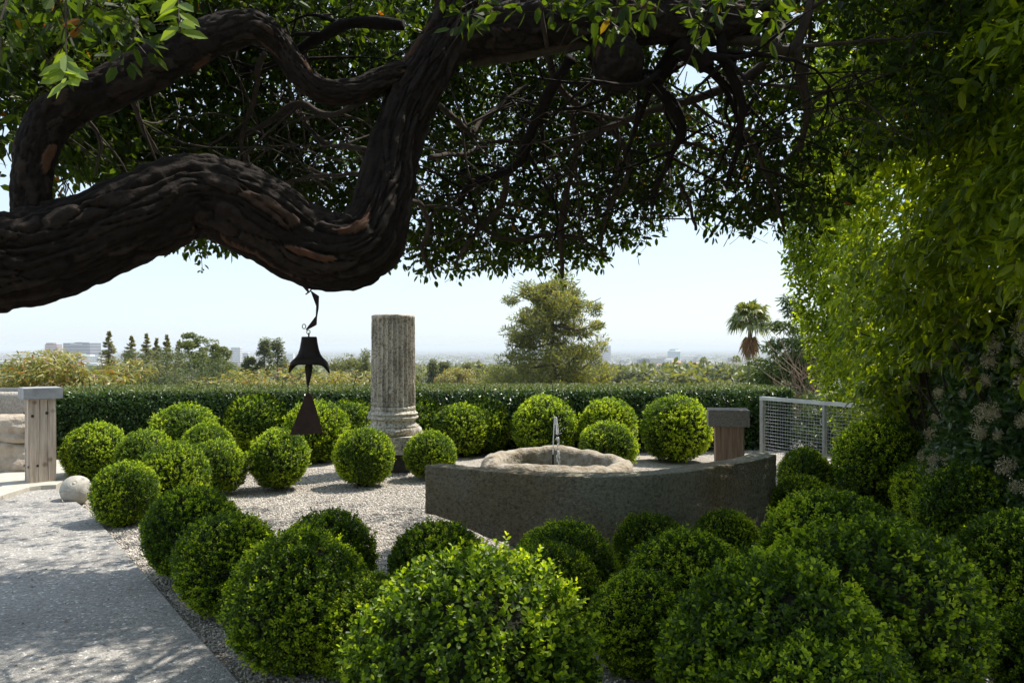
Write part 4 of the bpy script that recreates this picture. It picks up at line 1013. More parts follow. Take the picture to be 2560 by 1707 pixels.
# ------------------------------------------------------------------ fountain basin
def basin():
    d = 8.3; x0 = (1385 - HX) * d / F
    e = empty("fountain_basin", (x0, d, 0), "rough round hollowed stone basin of the fountain, behind the curved wall", "fountain basin")
    prof = np.array([(0, .0), (.68, .0), (.735, .06), (.755, .18), (.765, .30), (.762, .37), (.745, .42), (.715, .448), (.675, .462), (.63, .460), (.595, .445), (.572, .415), (.558, .36), (.54, .27), (.50, .19), (.42, .16), (.2, .15), (0, .15)])
    prof = resample(np.column_stack([prof, np.zeros(len(prof))]), 90)[:, :2]; prof[:, 0] = np.maximum(prof[:, 0], 0); segs = 200; a = np.linspace(0, 2 * math.pi, segs, endpoint=False)
    lob = 1 + .035 * np.cos(2 * a + .4) + .03 * np.cos(3 * a + 1.2) + .02 * np.cos(5 * a)
    V = np.stack([prof[:, None, 0] * np.cos(a) * lob, prof[:, None, 0] * np.sin(a) * lob, np.repeat(prof[:, 1:2], segs, 1)], -1)
    up = np.clip((V[..., 2] - .25) / .2, 0, 1)
    V[..., 2] += up * (.022 * snoise(V, 4, 2) + .022 * snoise(V, 14, 3)); rr = 1 + (.022 * snoise(V, 5, 4) + .016 * snoise(V, 22, 5) + .006 * snoise(V, 60, 6)) * np.clip(prof[:, None, 0] / .5, 0, 1)
    V[..., :2] *= rr[..., None]
    V = V.reshape(-1, 3); i = np.arange(len(prof) - 1)[:, None] * segs; j = np.arange(segs)[None]; k = (j + 1) % segs
    bowl = build("bowl", V, np.stack([i + j, i + k, i + segs + k, i + segs + j], -1).reshape(-1, 4), M["basin_stone"], e, True)
    m = MB(); m.lathe([(.52, .268), (.3, .27), (0, .27)], 48); m.build("water", M["water"], bowl, True)
    f = empty("fountain_jet", (x0, d - .08, .2), "thin white water jet rising from a dark nozzle in the basin", "fountain")
    m = MB(); m.tube([(-.015, 0, -.05), (-.015, 0, .30)], [.012, .010], 10); m.build("nozzle", M["black"], f)
    s = d / F; y0 = 1132
    z0 = .30; zt = CH - (1042 - HY) * (d - .08) / F - .2
    m = MB(); t = np.linspace(0, 1, 26)
    up_ = np.stack([-.015 + .028 * t ** 1.5, 0 * t, z0 + (zt - z0) * (1 - (1 - t) ** 1.6)], -1)
    m.tube(up_, .0055 + .006 * t ** 3, 7)
    def fall(x1, r0, r1, w, seed):
        rr = np.random.default_rng(seed); t = np.linspace(0, 1, 30)
        p = np.stack([.013 + (x1 - .013) * t ** .75, rr.normal() * .02 * t, zt - .005 - (zt - .075) * t ** 1.4], -1) + np.stack([.003 * np.sin(t * 22 + seed), 0 * t, 0 * t], -1) * t[:, None]
        rad = (r0 + (r1 - r0) * t) * (1 + w * np.sin(t * 31 + seed) * t) * .8
        m.tube(p[:13], rad[:13], 6); i = 13                           # then the sheet breaks into strands
        while i < 27:
            q = int(rr.integers(3, 6)); seg = p[i:i + q] + rr.normal(size=3) * [.004, .006, 0]; k = len(seg)
            if k > 2: m.tube(seg, rad[i:i + q] * np.sin(np.linspace(.35, 2.8, k)) ** .5 * .8, 6)
            i += q + (rr.random() < .5)
    fall(.062, .011, .006, .3, 1); fall(.045, .009, .005, .4, 2); fall(.030, .006, .005, .3, 3); fall(.055, .007, .004, .5, 4)
    wj = m.build("water_jet", M["jet"], f, True)
    m = MB(); rr = np.random.default_rng(3)
    for q in range(46):                                              # splashes and loose drops
        if q < 5:
            x1 = (-.10, -.07, -.16, .10, .13)[q]; t = np.linspace(0, 1, 12); h = (.07, .06, .10, .08, .07)[q]
            m.tube(np.stack([.02 + (x1 - .02) * t, -.05 * t, .075 + 4 * h * t * (1 - t)], -1), .0022, 5)
        else:
            c = np.array([.04 + rr.normal() * .03, rr.normal() * .03, rr.uniform(.1, zt)]); m.tube([c, c + [0, 0, rr.uniform(.006, .02)]], .0022, 5)
    m.build("droplets", M["jet"], wj, True)
basin()

# ------------------------------------------------------------------ timber posts
def post(name, p, side, h, cap, caph, rot, wm, cm, label, groove, caprot=None, over=(0, 0)):
    e = empty(name, p, label, "post"); e.rotation_euler[2] = rot
    bm = bmesh.new(); bmesh.ops.create_cube(bm, size=1.0)
    for v in bm.verts: v.co.x *= side; v.co.y *= side; v.co.z = (v.co.z + .5) * h
    bmesh.ops.bevel(bm, geom=[x for x in bm.edges if abs(x.verts[0].co.z - x.verts[1].co.z) > .1], offset=.012, segments=2, affect='EDGES')
    bmesh.ops.subdivide_edges(bm, edges=[x for x in bm.edges if abs(x.verts[0].co.z - x.verts[1].co.z) > .1], cuts=24)
    for v in bm.verts:
        q = np.array(v.co)[None]; k = .004; v.co.x += k * snoise(q * [1, 1, .4], 9, 1)[0]; v.co.y += k * snoise(q * [1, 1, .4], 9, 2)[0]
    me = bpy.data.meshes.new("timber"); bm.to_mesh(me); bm.free(); me.materials.append(wm)
    tb = link(bpy.data.objects.new("timber", me), e)
    if groove:                                                       # drying cracks: dark recessed strips with pegs
        mb = MB()
        for (ax_, off) in ((0, -.03), (1, .05), (1, -.035)):
            z = np.linspace(.01, h - .01, 14); w = .0026 + .0014 * np.sin(z * 9)
            xx = off + .006 * np.sin(z * 4 + off * 40)
            P = np.stack([xx, np.full(14, -side / 2 - .003), z], -1) if ax_ == 0 else np.stack([np.full(14, side / 2 + .003), xx, z], -1)
            mb.tube(P, w * .6, 4, False)
        mb.build("cracks", M["dark_block"], tb)
        for (ax_, off, z) in ((0, -.12, .18), (0, -.125, .82), (1, -.10, .80), (1, .04, .83), (1, -.05, .20), (0, .125, .19)):
            mb = MB(); mb.lathe([(0, .006), (.012, .006), (.016, 0)], 12); o = mb.build("peg", M["twig"], tb)
            o.location = (off, -side / 2 - .003, z * h) if ax_ == 0 else (side / 2 + .003, off, z * h)
            o.rotation_euler = (math.pi / 2, 0, 0) if ax_ == 0 else (0, math.pi / 2, 0)
    bm = bmesh.new(); bmesh.ops.create_cube(bm, size=1.0)
    for v in bm.verts: v.co.x *= cap[0]; v.co.y *= cap[1]; v.co.z = h + .001 + (v.co.z + .5) * caph
    bmesh.ops.bevel(bm, geom=bm.edges[:], offset=.006, segments=2, affect='EDGES')
    me = bpy.data.meshes.new("cap"); bm.to_mesh(me); bm.free(); me.materials.append(cm)
    o = link(bpy.data.objects.new("cap", me), e); o.location = (over[0], over[1], 0)
    return e
lp = PX(101, 1190, 9.05); lp[2] = .096
post("timber_post", lp, .27, .925, (.385, .385), .125, math.radians(-50), M["grey_wood"], M["cap_stone"], "grey weathered timber post with a flat grey stone cap, at the left on a flagstone", True)
rp_ = np.array([(1822 - HX) * 8.95 / F, 8.95, 0.0])
post("timber_post", rp_, .31, .725, (.44, .40), .185, math.radians(-11), M["brown_wood"], M["dark_cap"], "reddish brown timber post with a thick dark grey block on top, right of the fountain", False, over=(-.01, 0))

# ------------------------------------------------------------------ left side: flagstone, boulders, wall, rail, carved ball
def rock(name, c, size, seed, mat, label, cat, sub=5, rough=.10, cut=None, rot=0):
    bm = bmesh.new(); bmesh.ops.create_cube(bm, size=2.0); bmesh.ops.subdivide_edges(bm, edges=bm.edges[:], cuts=14, use_grid_fill=True)
    V = np.array([v.co[:] for v in bm.verts]); D = nrm(V)
    V = D * (np.abs(D) ** 6).sum(1, keepdims=True) ** (-1 / 6)        # rounded block
    V = V * (1 + rough * snoise(D, 2.3, seed)[:, None] + rough * .55 * snoise(D, 7, seed + 1)[:, None] + .012 * snoise(D, 30, seed + 2)[:, None]) * np.array(size) / 2
    for v, q in zip(bm.verts, V): v.co = q
    me = bpy.data.meshes.new(name); bm.to_mesh(me); bm.free(); me.materials.append(mat)
    for p in me.polygons: p.use_smooth = True
    o = link(bpy.data.objects.new(name, me)); o.location = c; o.rotation_euler[2] = rot
    return tag(o, label, cat)

def left_side():
    # flagstone under the post
    out = [GX(x, y, .095)[:2] for x, y in ((150, 1206), (138, 1211), (104, 1213), (67, 1219), (41, 1226), (0, 1241), (-60, 1262), (-140, 1288))]
    out += [np.array([-9.4, 7.6]), np.array([-9.6, 11.0]), np.array([-6.6, 10.9]), np.array([-5.35, 10.15])]
    C = resample(np.array([np.append(p, 0) for p in out + out[:1]]), 120)[:-1, :2]
    bm = bmesh.new(); t = [bm.verts.new((x + .012 * math.sin(i * 1.7), y + .012 * math.cos(i * 2.3), .11 - .0)) for i, (x, y) in enumerate(C)]
    f = bm.faces.new(t); ex = bmesh.ops.extrude_face_region(bm, geom=[f])
    for v in [g for g in ex["geom"] if isinstance(g, bmesh.types.BMVert)]: v.co.z = .055
    bmesh.ops.recalc_face_normals(bm, faces=bm.faces); bmesh.ops.triangulate(bm, faces=[f for f in bm.faces if len(f.verts) > 4])
    for v in bm.verts: v.co.z -= .07 if v.co.z < .08 else .015
    me = bpy.data.meshes.new("flagstone"); bm.to_mesh(me); bm.free(); me.materials.append(M["pale_stone"])
    tag(link(bpy.data.objects.new("flagstone", me)), "pale flat flagstone with a rough curved edge under the left timber post", "paving slab")
    rock("boulder", (-6.52, 9.95, .24), (1.25, .62, .42), 3, M["boulder"], "lower tan boulder of the stack left of the timber post", "boulder", rough=.13, rot=.1)
    rock("boulder", (-6.50, 10.0, .60), (1.35, .60, .34), 8, M["boulder"], "upper tan boulder of the stack left of the timber post", "boulder", rough=.13, rot=-.05)
    rock("stone_wall", (-7.05, 10.55, .50), (1.9, .32, 1.02), 12, M["rough_wall"], "rough pale stone wall slab behind the boulders at the left edge", "wall", rough=.02)
    e = empty("railing", (-8.25, 11.3, 0), "grey metal handrail behind the stone wall at the left edge", "railing")
    m = MB(); m.box((.35, 0, 1.005), (2.6, .05, .045), .02); m.build("handrail", M["grey_metal"], e)
    for k in range(2): m = MB(); m.box((-.7 + 1.9 * k, 0, .49), (.05, .045, .98)); m.build("rail_post", M["grey_metal"], e)
    m = MB()
    for k in range(60): m.box((-.8 + k * .04, .0, .62), (.006, .006, .72))
    m.build("wire_infill", M["black"], e)
    # carved stone ball
    nu, nv = 150, 100; a = np.linspace(0, 2 * math.pi, nu, endpoint=False); b = np.linspace(-math.pi / 2 + .01, math.pi / 2 - .01, nv)
    A_, B_ = np.meshgrid(a, b); D = np.stack([np.cos(B_) * np.cos(A_), np.cos(B_) * np.sin(A_), np.sin(B_)], -1)
    r = 1 + .012 * snoise(D, 3, 1) + .004 * snoise(D, 18, 2)
    def ring(center, rad, w, amp):
        c = nrm(np.array(center, float)); ang = np.arccos(np.clip(D @ c, -1, 1)); return amp * np.exp(-((ang - rad) / w) ** 2)
    # a long lip like an almond in front, and small round eye at the top right
    c = nrm(np.array([-.38, -.92, .05])); ux = nrm(np.cross(c, [0, 0, 1.0])); uz = np.cross(ux, c)
    p, q = D @ -ux, D @ uz; p, q = p + 0, q - .25 * (D @ ux) * 0
    p = D @ nrm(np.array([.92, -.38, .22])); q = D @ nrm(np.array([-.16, .05, 1.0])); front = (D @ c) > 0
    el = (p / .42) ** 2 + ((q - .05) / .13) ** 2
    r = r + front * (.035 * np.exp(-((el - 1) / .35) ** 2) - .045 * np.exp(-((q - .05) / .025) ** 2) * (np.abs(p) < .42) - .02 * (el < .8))
    r = r + ring((.25, -.75, .62), .13, .035, -.035) + ring((.25, -.75, .62), 0.0, .07, .02)
    V = (D * (r * .150)[..., None]).reshape(-1, 3); i = np.arange(nv - 1)[:, None] * nu; j = np.arange(nu)[None]; k = (j + 1) % nu
    o = build("carved_stone_ball", V, np.stack([i + j, i + k, i + nu + k, i + nu + j], -1).reshape(-1, 4), M["pale_stone"], None, True)
    g = GX(193, 1258); o.location = (g[0], g[1] - .02, .138)
    tag(o, "pale stone ball with a carved lip and eye, resting at the path corner", "stone ball")
left_side()

# ------------------------------------------------------------------ wire fence panel on the right
def fence():
    a, b = np.array([3.27, 10.45, 0]), np.array([4.12, 8.75, 0]); ax = b - a; ln = np.linalg.norm(ax); ax = ax / ln; rot = math.atan2(ax[1], ax[0])
    e = empty("wire_fence", a, "steel framed wire mesh fence panel between clipped hedge and tall hedge", "fence"); e.rotation_euler[2] = rot
    zt = .955
    m = MB(); m.box((ln / 2, 0, zt - .02), (ln + .04, .06, .045)); m.build("top_rail", M["steel"], e)
    m = MB(); m.box((ln / 2, 0, .08), (ln, .04, .035)); m.build("bottom_rail", M["steel"], e)
    for k, (u, w) in enumerate(((.0, .055), (1.02, .035), (ln, .055))):
        m = MB(); m.box((u, .002, (zt - .045) / 2), (w, .045, zt - .047)); m.build("fence_post", M["grey_metal"], e)
    m = MB(); g = .042
    for k in range(int(ln / g)):
        u = (k + .5) * g; m.tube([(u, .004 * (-1) ** k, .1), (u, -.004 * (-1) ** k, .5), (u, .004 * (-1) ** k, zt - .04)], .0024, 4, False)
    for k in range(int((zt - .14) / g)):
        z = .1 + (k + .5) * g; m.tube([(0, 0.006, z), (ln / 2, -.002, z), (ln, .006, z)], .0024, 4, False)
    m.build("wire_mesh", M["steel"], e)
fence()

# ------------------------------------------------------------------ trees and shrubs beyond the hedge
M["yellow"] = leaf_mat("yellow_shrub_leaf", [(0, (.10, .13, .03)), (.35, (.19, .20, .05)), (.7, (.28, .265, .085)), (.9, (.40, .37, .18)), (.93, (.26, .11, .06)), (1, (.34, .17, .09))], .3, rough=.5)
M["conifer"] = leaf_mat("conifer_needles", [(0, (.13, .145, .06)), (.6, (.22, .22, .09)), (1, (.32, .28, .13))], .5, tcol=(1.8, 1.7, .8), rough=.6)
M["broad"] = leaf_mat("broad_tree_leaf", [(0, (.075, .095, .036)), (.6, (.125, .145, .05)), (1, (.19, .195, .07))], .4, rough=.5)
M["dull_green"] = leaf_mat("dull_tree_leaf", [(0, (.045, .068, .030)), (.6, (.080, .108, .045)), (1, (.125, .15, .062))], .25, rough=.6)
M["lightgreen"] = leaf_mat("light_tree_leaf", [(0, (.07, .10, .02)), (.6, (.12, .15, .03)), (1, (.18, .20, .05))], .3, rough=.5)
M["cypress"] = leaf_mat("cypress_leaf", [(0, (.055, .08, .038)), (.6, (.095, .12, .05)), (1, (.17, .175, .075))], .4, rough=.6)
M["pine"] = leaf_mat("pine_needles", [(0, (.07, .095, .04)), (.5, (.135, .155, .06)), (1, (.25, .24, .09))], .5, rough=.5)
M["olive"] = leaf_mat("olive_shrub_leaf", [(0, (.035, .065, .018)), (.6, (.065, .105, .026)), (1, (.11, .15, .04))], .3, rough=.45)
M["far_bark"] = noise_mat("far_bark", (.10, .075, .055), (.20, .155, .125), 3, .9, .3, 10, .05)
M["pale_bark"] = noise_mat("pale_bark", (.28, .23, .19), (.42, .37, .32), 3, .9, .2, 10, .05)

def clump_leaves(C, rad, n, size, r, squash=.8, asp=.5, droop=0.0):
    """leaf faces through a set of clumps; C (m,3), rad (m,)"""
    k = r.integers(0, len(C), n); d = rdir(n, r)
    P = C[k] + d * np.array([1, 1, squash]) * (rad[k] * r.uniform(.55, 1.05, n))[:, None]
    A = nrm(d * .5 + rdir(n, r) + np.array([0, 0, -droop])); N = nrm(d + np.array([0, 0, .4]) + r.normal(size=(n, 3)) * .5)
    L = size * r.uniform(.7, 1.3, n); return leaves_geo(P, A, N, L, L * asp)

def tree(name, label, cat, px, ytop, d, wpx, kind, mat, seed, group=None, n=5000, leaf=None, trunk=True, bark="far_bark", x=None):
    r = np.random.default_rng(seed)
    zt = CH - (ytop - HY) * d / F; z0 = float(ground_z(d)) - .2; h = zt - z0; w = wpx * d / F / 2 ; cx = (px - HX) * d / F
    e = empty(name, (cx, d, z0), label, cat, group)
    tm = MB(); lf = leaf or max(.10, 2.4 * d / F * 1.6)
    if kind == "cone":
        tv = np.clip((CH - .040 * d - z0) / h, .16, .85); w = min(w / (1 - (tv - .15) / .83), h * .34)      # spread wide enough at the hedge line
        nb = 230; t = np.sort(r.random(nb) ** .7); zb = h * (.15 + .83 * t); ln = w * 1.15 * (1.0 - t) * (.70 + .45 * r.random(nb)) + .03; az = r.random(nb) * 6.283
        k = r.integers(0, nb, n); s = r.random(n) ** .6
        P = np.stack([np.cos(az[k]) * ln[k] * s, np.sin(az[k]) * ln[k] * s, zb[k] - ln[k] * s * .22 + ln[k] * .3 * s ** 3], -1) + r.normal(size=(n, 3)) * (ln[k] * .13)[:, None] * [1, 1, .45]
        A = nrm(np.stack([np.cos(az[k]), np.sin(az[k]), -.2 + 0 * s], -1) + r.normal(size=(n, 3)) * .5)
        G = leaves_geo(P, A, nrm(np.array([0, 0, 1.0]) + r.normal(size=(n, 3)) * .4), lf * r.uniform(.7, 1.4, n), lf * .35)
        tm.tube([(0, 0, 0), (0, 0, h * .6), (0, 0, h * .98)], [h * .022, h * .012, .02], 7)
        for q in range(0, nb, 2): tm.tube([(0, 0, zb[q]), (math.cos(az[q]) * ln[q] * .9, math.sin(az[q]) * ln[q] * .9, zb[q] - ln[q] * .15)], [h * .004, h * .001], 4, False)
    elif kind == "pine":
        nb = 60; t = np.sort(r.random(nb)); zb = h * (.36 + .60 * t); env = np.interp(t, [0, .25, .6, .85, 1], [.98, 1.0, .78, .60, .25])
        az = np.arange(nb) * 2.4 + r.random(nb) * .6; ln = w * env * (.65 + .38 * r.random(nb)); C = []; cr = []
        for q in range(nb):
            dr = np.array([math.cos(az[q]), math.sin(az[q]), 0]); p0 = np.array([0, 0, zb[q]]); tip = p0 + dr * ln[q] + [0, 0, h * .05 * r.normal() + ln[q] * .10]
            mid = (p0 + tip) / 2 + [0, 0, -ln[q] * .10]; P = resample([p0, mid, tip], 7); tm.tube(P, np.linspace(h * .0075, h * .0015, 7), 5, False)
            for s in (.38, .55, .70, .84, .98):
                c = P[int(s * 6)] + r.normal(size=3) * w * .07 + [0, 0, w * .05]; C.append(c); cr.append(w * r.uniform(.08, .16))
        C.append(np.array([0, 0, h * .97])); cr.append(w * .16)
        G = clump_leaves(np.array(C), np.array(cr), n, lf * 1.25, r, .55, .22)
        tm.tube(resample([(0, 0, 0), (w * .03, 0, h * .4), (-w * .01, 0, h * .7), (0, 0, h * .96)], 12), np.linspace(h * .020, h * .006, 12), 9)
    elif kind == "column":
        m = 60; t = r.random(m); az = r.random(m) * 6.283; rr = w * np.sin(np.clip(t * .86 + .14, 0, 1) * math.pi) ** .7 * .75 * r.random(m) ** .4
        C = np.stack([np.cos(az) * rr, np.sin(az) * rr, h * (.06 + .92 * t)], -1); G = clump_leaves(C, w * r.uniform(.2, .36, m), n, lf, r, 1.3, .4)
        tm.tube([(0, 0, 0), (0, 0, h * .9)], [h * .018, h * .004], 7)
    elif kind == "airy":
        m = 26; C = rdir(m, r) * np.array([w * .78, w * .78, h * .20]) * r.uniform(.4, 1, (m, 1)) + [0, 0, h * .77]
        G = clump_leaves(C, w * r.uniform(.20, .38, m), n, lf, r, .8, .5)
        for c in C[:14]: tm.tube(resample([(0, 0, h * .42), np.array([0, 0, h * .6]) * .6 + c * .4, c], 6), np.linspace(h * .012, h * .003, 6), 5, False)
        tm.tube([(0, 0, 0), (w * .05, 0, h * .3), (0, 0, h * .55)], [h * .022, h * .018, h * .012], 8)
    else:                                                            # round or bushy
        m = 46; hh = h * (.62 if kind == "round" else .5); zc = h - hh / 2 if kind == "round" else h * .56
        d_ = rdir(m, r); C = d_ * np.array([w * .80, w * .80, (hh if kind == "round" else h) * .42]) * (r.random((m, 1)) ** .3) + [0, 0, zc]
        G = clump_leaves(C, w * r.uniform(.18, .36, m), n, lf, r, .8, .5 if kind != "droop" else .24, .9 if kind == "droop" else 0.0)
        for c in C[:10]: tm.tube(resample([(0, 0, h * .1), (c * .4 + [0, 0, h * .1]), c], 6), np.linspace(h * .018, h * .004, 6), 5, False)
        tm.tube([(0, 0, 0), (0, 0, h * .5)], [h * .03, h * .015], 8)
    V = G[0]; V[:, 2] *= h / np.percentile(V[:, 2], 99.6)           # the crown reaches its full height and the width it shows above the hedge
    vis = V[:, 2] + z0 > CH - .0445 * d + .02 * h
    if kind not in ("pine", "cone") and vis.sum() > 50: V[:, :2] *= np.clip(w / np.percentile(np.abs(V[vis, 0]), 97), .6, 3.0)
    build("crown" if kind != "droop" else "foliage", G[0], G[1], mat, e)
    tm.build("trunk" if kind != "droop" else "stems", M[bark], e)
    return e

tree("big_pine", "large open-branched pine with clumped yellow-green needles beyond the hedge", "tree", 1383, 690, 62, 385, "pine", M["pine"], 301, n=42000, leaf=.26)
YG = "yellow-green shrubs just beyond the hedge"
for i, (px, yt, d, w, lab) in enumerate((
    (120, 880, 22, 250, "tallest yellow-green shrub with reddish leaves behind the left timber post"),
    (255, 912, 23, 220, "lower yellow-green shrub right of the tallest one beyond the hedge"),
    (15, 916, 27, 160, "olive green shrub at the left edge beyond the railing"),
    (640, 926, 30, 250, "golden shrub beyond the hedge left of the hanging bell"),
    (800, 932, 32, 250, "golden shrub beyond the hedge between the bell and the stone column"))):
    tree("yellow_shrub", lab, "shrub", px, yt, d, w, "droop", M["yellow"] if i != 2 else M["olive"], 310 + i, YG, n=13000, leaf=.115)
CG = "conifers in the clump beyond the hedge"
for i, (px, yt, d, w, lab) in enumerate((
    (272, 829, 95, 62, "dark lone conifer standing left of the conifer clump"),
    (328, 841, 92, 62, "leftmost conifer of the clump, yellowish"),
    (366, 835, 96, 62, "tallest conifer of the clump beyond the hedge"),
    (392, 846, 98, 44, "slim conifer squeezed in the middle of the clump"),
    (417, 838, 94, 54, "conifer right of the middle of the clump, flat topped"),
    (447, 851, 97, 52, "brownish conifer at the right end of the clump"))):
    tree("conifer", lab, "tree", px, yt, d, w, "cone", M["conifer"], 330 + i, CG, n=22000, leaf=.15)
for i, (px, yt, d, w, kind, m, lab, bk) in enumerate((
    (483, 833, 86, 66, "airy", "lightgreen", "airy light green tree with pale forked trunk right of the conifers", "pale_bark"),
    (550, 850, 88, 74, "airy", "lightgreen", "wide light green tree with dark top, left of the white tower block", "pale_bark"),
    (661, 848, 110, 44, "column", "cypress", "left one of the two tall narrow trees left of the bell", "far_bark"),
    (694, 848, 112, 52, "column", "cypress", "right, paler one of the two tall narrow trees left of the bell", "far_bark"),
    (626, 893, 110, 40, "round", "cypress", "small round dark tree below the white tower block", "far_bark"),
    (355, 878, 64, 160, "round", "dull_green", "spreading dull green tree below the conifer clump, left one", "far_bark"),
    (430, 870, 62, 190, "round", "dull_green", "broadest dull green tree at the foot of the conifer clump", "far_bark"),
    (515, 884, 60, 160, "round", "dull_green", "spreading dull green tree below the airy light green trees", "far_bark"),
    (868, 888, 125, 90, "round", "broad", "broad dark tree between the bell and the stone column", "far_bark"),
    (915, 876, 120, 56, "column", "broad", "tall bushy tree touching the column's left side in the distance", "far_bark"),
    (1020, 916, 170, 62, "round", "broad", "rounded grey-green tree just right of the stone column in the distance", "far_bark"),
    (1082, 900, 190, 40, "column", "cypress", "pointed dark tree right of the stone column in the distance", "far_bark"),
    (1108, 905, 195, 56, "round", "cypress", "dark tree behind the pointed one, right of the column", "far_bark"),
    (1172, 908, 180, 70, "round", "broad", "brownish dome shaped tree left of the big pine", "far_bark"),
    (1140, 922, 165, 90, "round", "yellow", "low pale yellow tree in front of the dome shaped one", "far_bark"),
    (1245, 920, 150, 70, "round", "cypress", "low dark tree at the left foot of the big pine", "far_bark"))):
    tree("distant_tree", lab, "tree", px, yt, d, w, kind, M[m], 350 + i, None, n=7000, bark=bk)
# bushes beyond the wire fence
for i, (px, yt, d, w, k, lab) in enumerate((
    (1985, 745, 14.5, 150, "droop", "tall olive green bush beside the tall hedge beyond the wire fence"),
    (1930, 880, 16.0, 120, "droop", "lower spreading green bush beyond the hedge's right end"),
    (2060, 985, 12.2, 190, "droop", "grey-green bush seen through the wire fence"))):
    tree("bush", lab, "bush", px, yt, d, w, k, M["olive"], 380 + i, "bushes beyond the wire fence", n=7000, leaf=.085)

def bare_twigs():
    r = np.random.default_rng(9); base = PX(2010, 985, 13.3); base[2] = -.1
    e = empty("dead_brush", base, "tangle of bare brown twigs in the bushes beside the tall hedge", "brush")
    mb = MB()
    for q in range(70):
        p = np.array([r.normal() * .12, r.normal() * .1, .3 + r.random()]); q1 = p + np.array([r.normal() * .35 - .1, -.25 + r.normal() * .15, .4 + r.random() * .5])
        mb.tube(resample([p, (p + q1) / 2 + r.normal(size=3) * .12, q1], 6), np.linspace(.008, .002, 6), 4, False)
    mb.tube([(0, 0, 0), (0, 0, 1.0)], .02, 5)
    mb.build("twigs", M["pale_twig"], e)
bare_twigs()

# palms
def palm(name, px, ycr, d, scale, label, nf=34, dead=14, group=None, detail=True):
    r = np.random.default_rng(int(px)); zc = CH - (ycr - HY) * d / F; z0 = float(ground_z(d)) - .2; cx = (px - HX) * d / F; h = zc - z0
    e = empty(name, (cx, d, z0), label, "palm tree", group)
    m = MB(); z = np.linspace(0, h, 20); lean = .02 * h
    m.tube(np.stack([-lean + lean * (z / h) ** 1.5, 0 * z, z], -1), scale * (np.interp(z / h, [0, .5, .8, .9, 1], [.075, .055, .055, .075, .07])) * (1 + .06 * np.sin(z * 9)), 10); m.build("trunk", M["palm_bark"], e, True)
    def fan(az, el, L, droop, mat, nm, nbl=18):
        dr = np.array([math.cos(az) * math.cos(el), math.sin(az) * math.cos(el), math.sin(el)]); c = np.array([0, 0, h - (.30 * scale if nm == 'dead_frond' else 0)]); hub = c + dr * L * .48 + [0, 0, -droop * .15 * L]
        side = nrm(np.cross(dr, [0, 0, 1.0])); upn = np.cross(side, dr)
        mb = MB(); mb.tube(resample([c, (c + hub) / 2 + [0, 0, .04 * L], hub], 4), .022 * scale, 4, False)
        V = []; Q = []
        for k, a in enumerate(np.linspace(-1.9, 1.9, nbl)):
            b = dr * math.cos(a) + side * math.sin(a); ll = L * .52 * (1 - .18 * abs(a) / 1.9) * r.uniform(.85, 1.1); sd = np.cross(b, upn)
            w = L * .045; p1 = hub + b * ll * .55 + upn * .02; p2 = hub + b * ll + np.array([0, 0, -(.25 + droop) * ll * r.uniform(.6, 1.2)])
            o = len(V); V += [hub, p1 - sd * w, p1 + sd * w, p2]; Q.append([o, o + 1, o + 3, o + 2])
        mb.add(np.array(V), np.array(Q)); mb.build(nm, mat, e)
    for k in range(nf):
        el = math.radians(78 - 100 * (k / nf) ** .9); fan(k * 2.4 + r.random() * .5, el, 1.18 * scale * r.uniform(.85, 1.1), .12 + .35 * (k / nf), M["palm_leaf"], "frond")
    for k in range(dead):
        fan(k * 2.4 + 1, math.radians(-76 - 12 * r.random()), 1.0 * scale * r.uniform(.8, 1.2), .5, M["palm_dead"], "dead_frond", 12)
M["palm_bark"] = noise_mat("palm_bark", (.16, .10, .07), (.30, .20, .15), 5, .9, .5, 20, .03, stretch=(1, 1, 4))
M["palm_leaf"] = leaf_mat("palm_leaf", [(0, (.09, .12, .04)), (.6, (.16, .19, .06)), (1, (.28, .28, .11))], .35, rough=.5)
M["palm_dead"] = leaf_mat("palm_dead_leaf", [(0, (.20, .11, .06)), (1, (.36, .22, .13))], .25, rough=.7)
palm("fan_palm", 1875, 800, 48, 1.42, "tall fan palm with a skirt of brown dead fronds right of centre", 32, 12)
palm("small_palm", 1759, 902, 330, 2.2, "left one of two tiny far palms over the distant roofs", 14, 0)
palm("small_palm", 1841, 899, 330, 2.4, "right one of two tiny far palms over the distant roofs", 14, 0)

# ------------------------------------------------------------------ far trees and houses across the valley
def far_protos():
    out = []
    for s in range(4):
        r = np.random.default_rng(500 + s); m = 16
        C = rdir(m, r) * [.42, .42, .30] * r.uniform(.5, 1, (m, 1)) + [0, 0, .58]; V, Q = clump_leaves(C, r.uniform(.14, .26, m), 520, .13, r, .8, .6)
        mt = (M["broad"], M["cypress"], M["lightgreen"], M["broad"])[s]
        fb = MB(); fb.add(V, Q)
        for c in C: fb.tube([(0, 0, 0), np.array([0, 0, .3]) + c * .3, c], .018, 4, False)
        o = fb.build("far_tree", mt); out.append(o.data); bpy.data.objects.remove(o)
    return out
def far_trees():
    P = far_protos(); r = np.random.default_rng(61); k = 0
    while k < 285:
        d = float(np.exp(r.uniform(math.log(210), math.log(2400)))); px = r.uniform(-60, 2050) if r.random() < .35 else r.uniform(1180, 2030)
        h = r.uniform(6, 13) * (1 + d / 4000); z = float(ground_z(d)) - .4
        if HY - (z + h - CH) / d * F < 893: continue
        o = bpy.data.objects.new("far_tree", P[int(r.integers(0, 4))]); COL.objects.link(o)
        o.location = ((px - HX) * d / F, d, z); w = h * r.uniform(.9, 1.5); o.scale = (w, w, h); o.rotation_euler[2] = r.random() * 6.28
        tag(o, "small hazy tree among many across the valley below the hedge line", "tree", "hazy trees across the valley"); k += 1
far_trees()

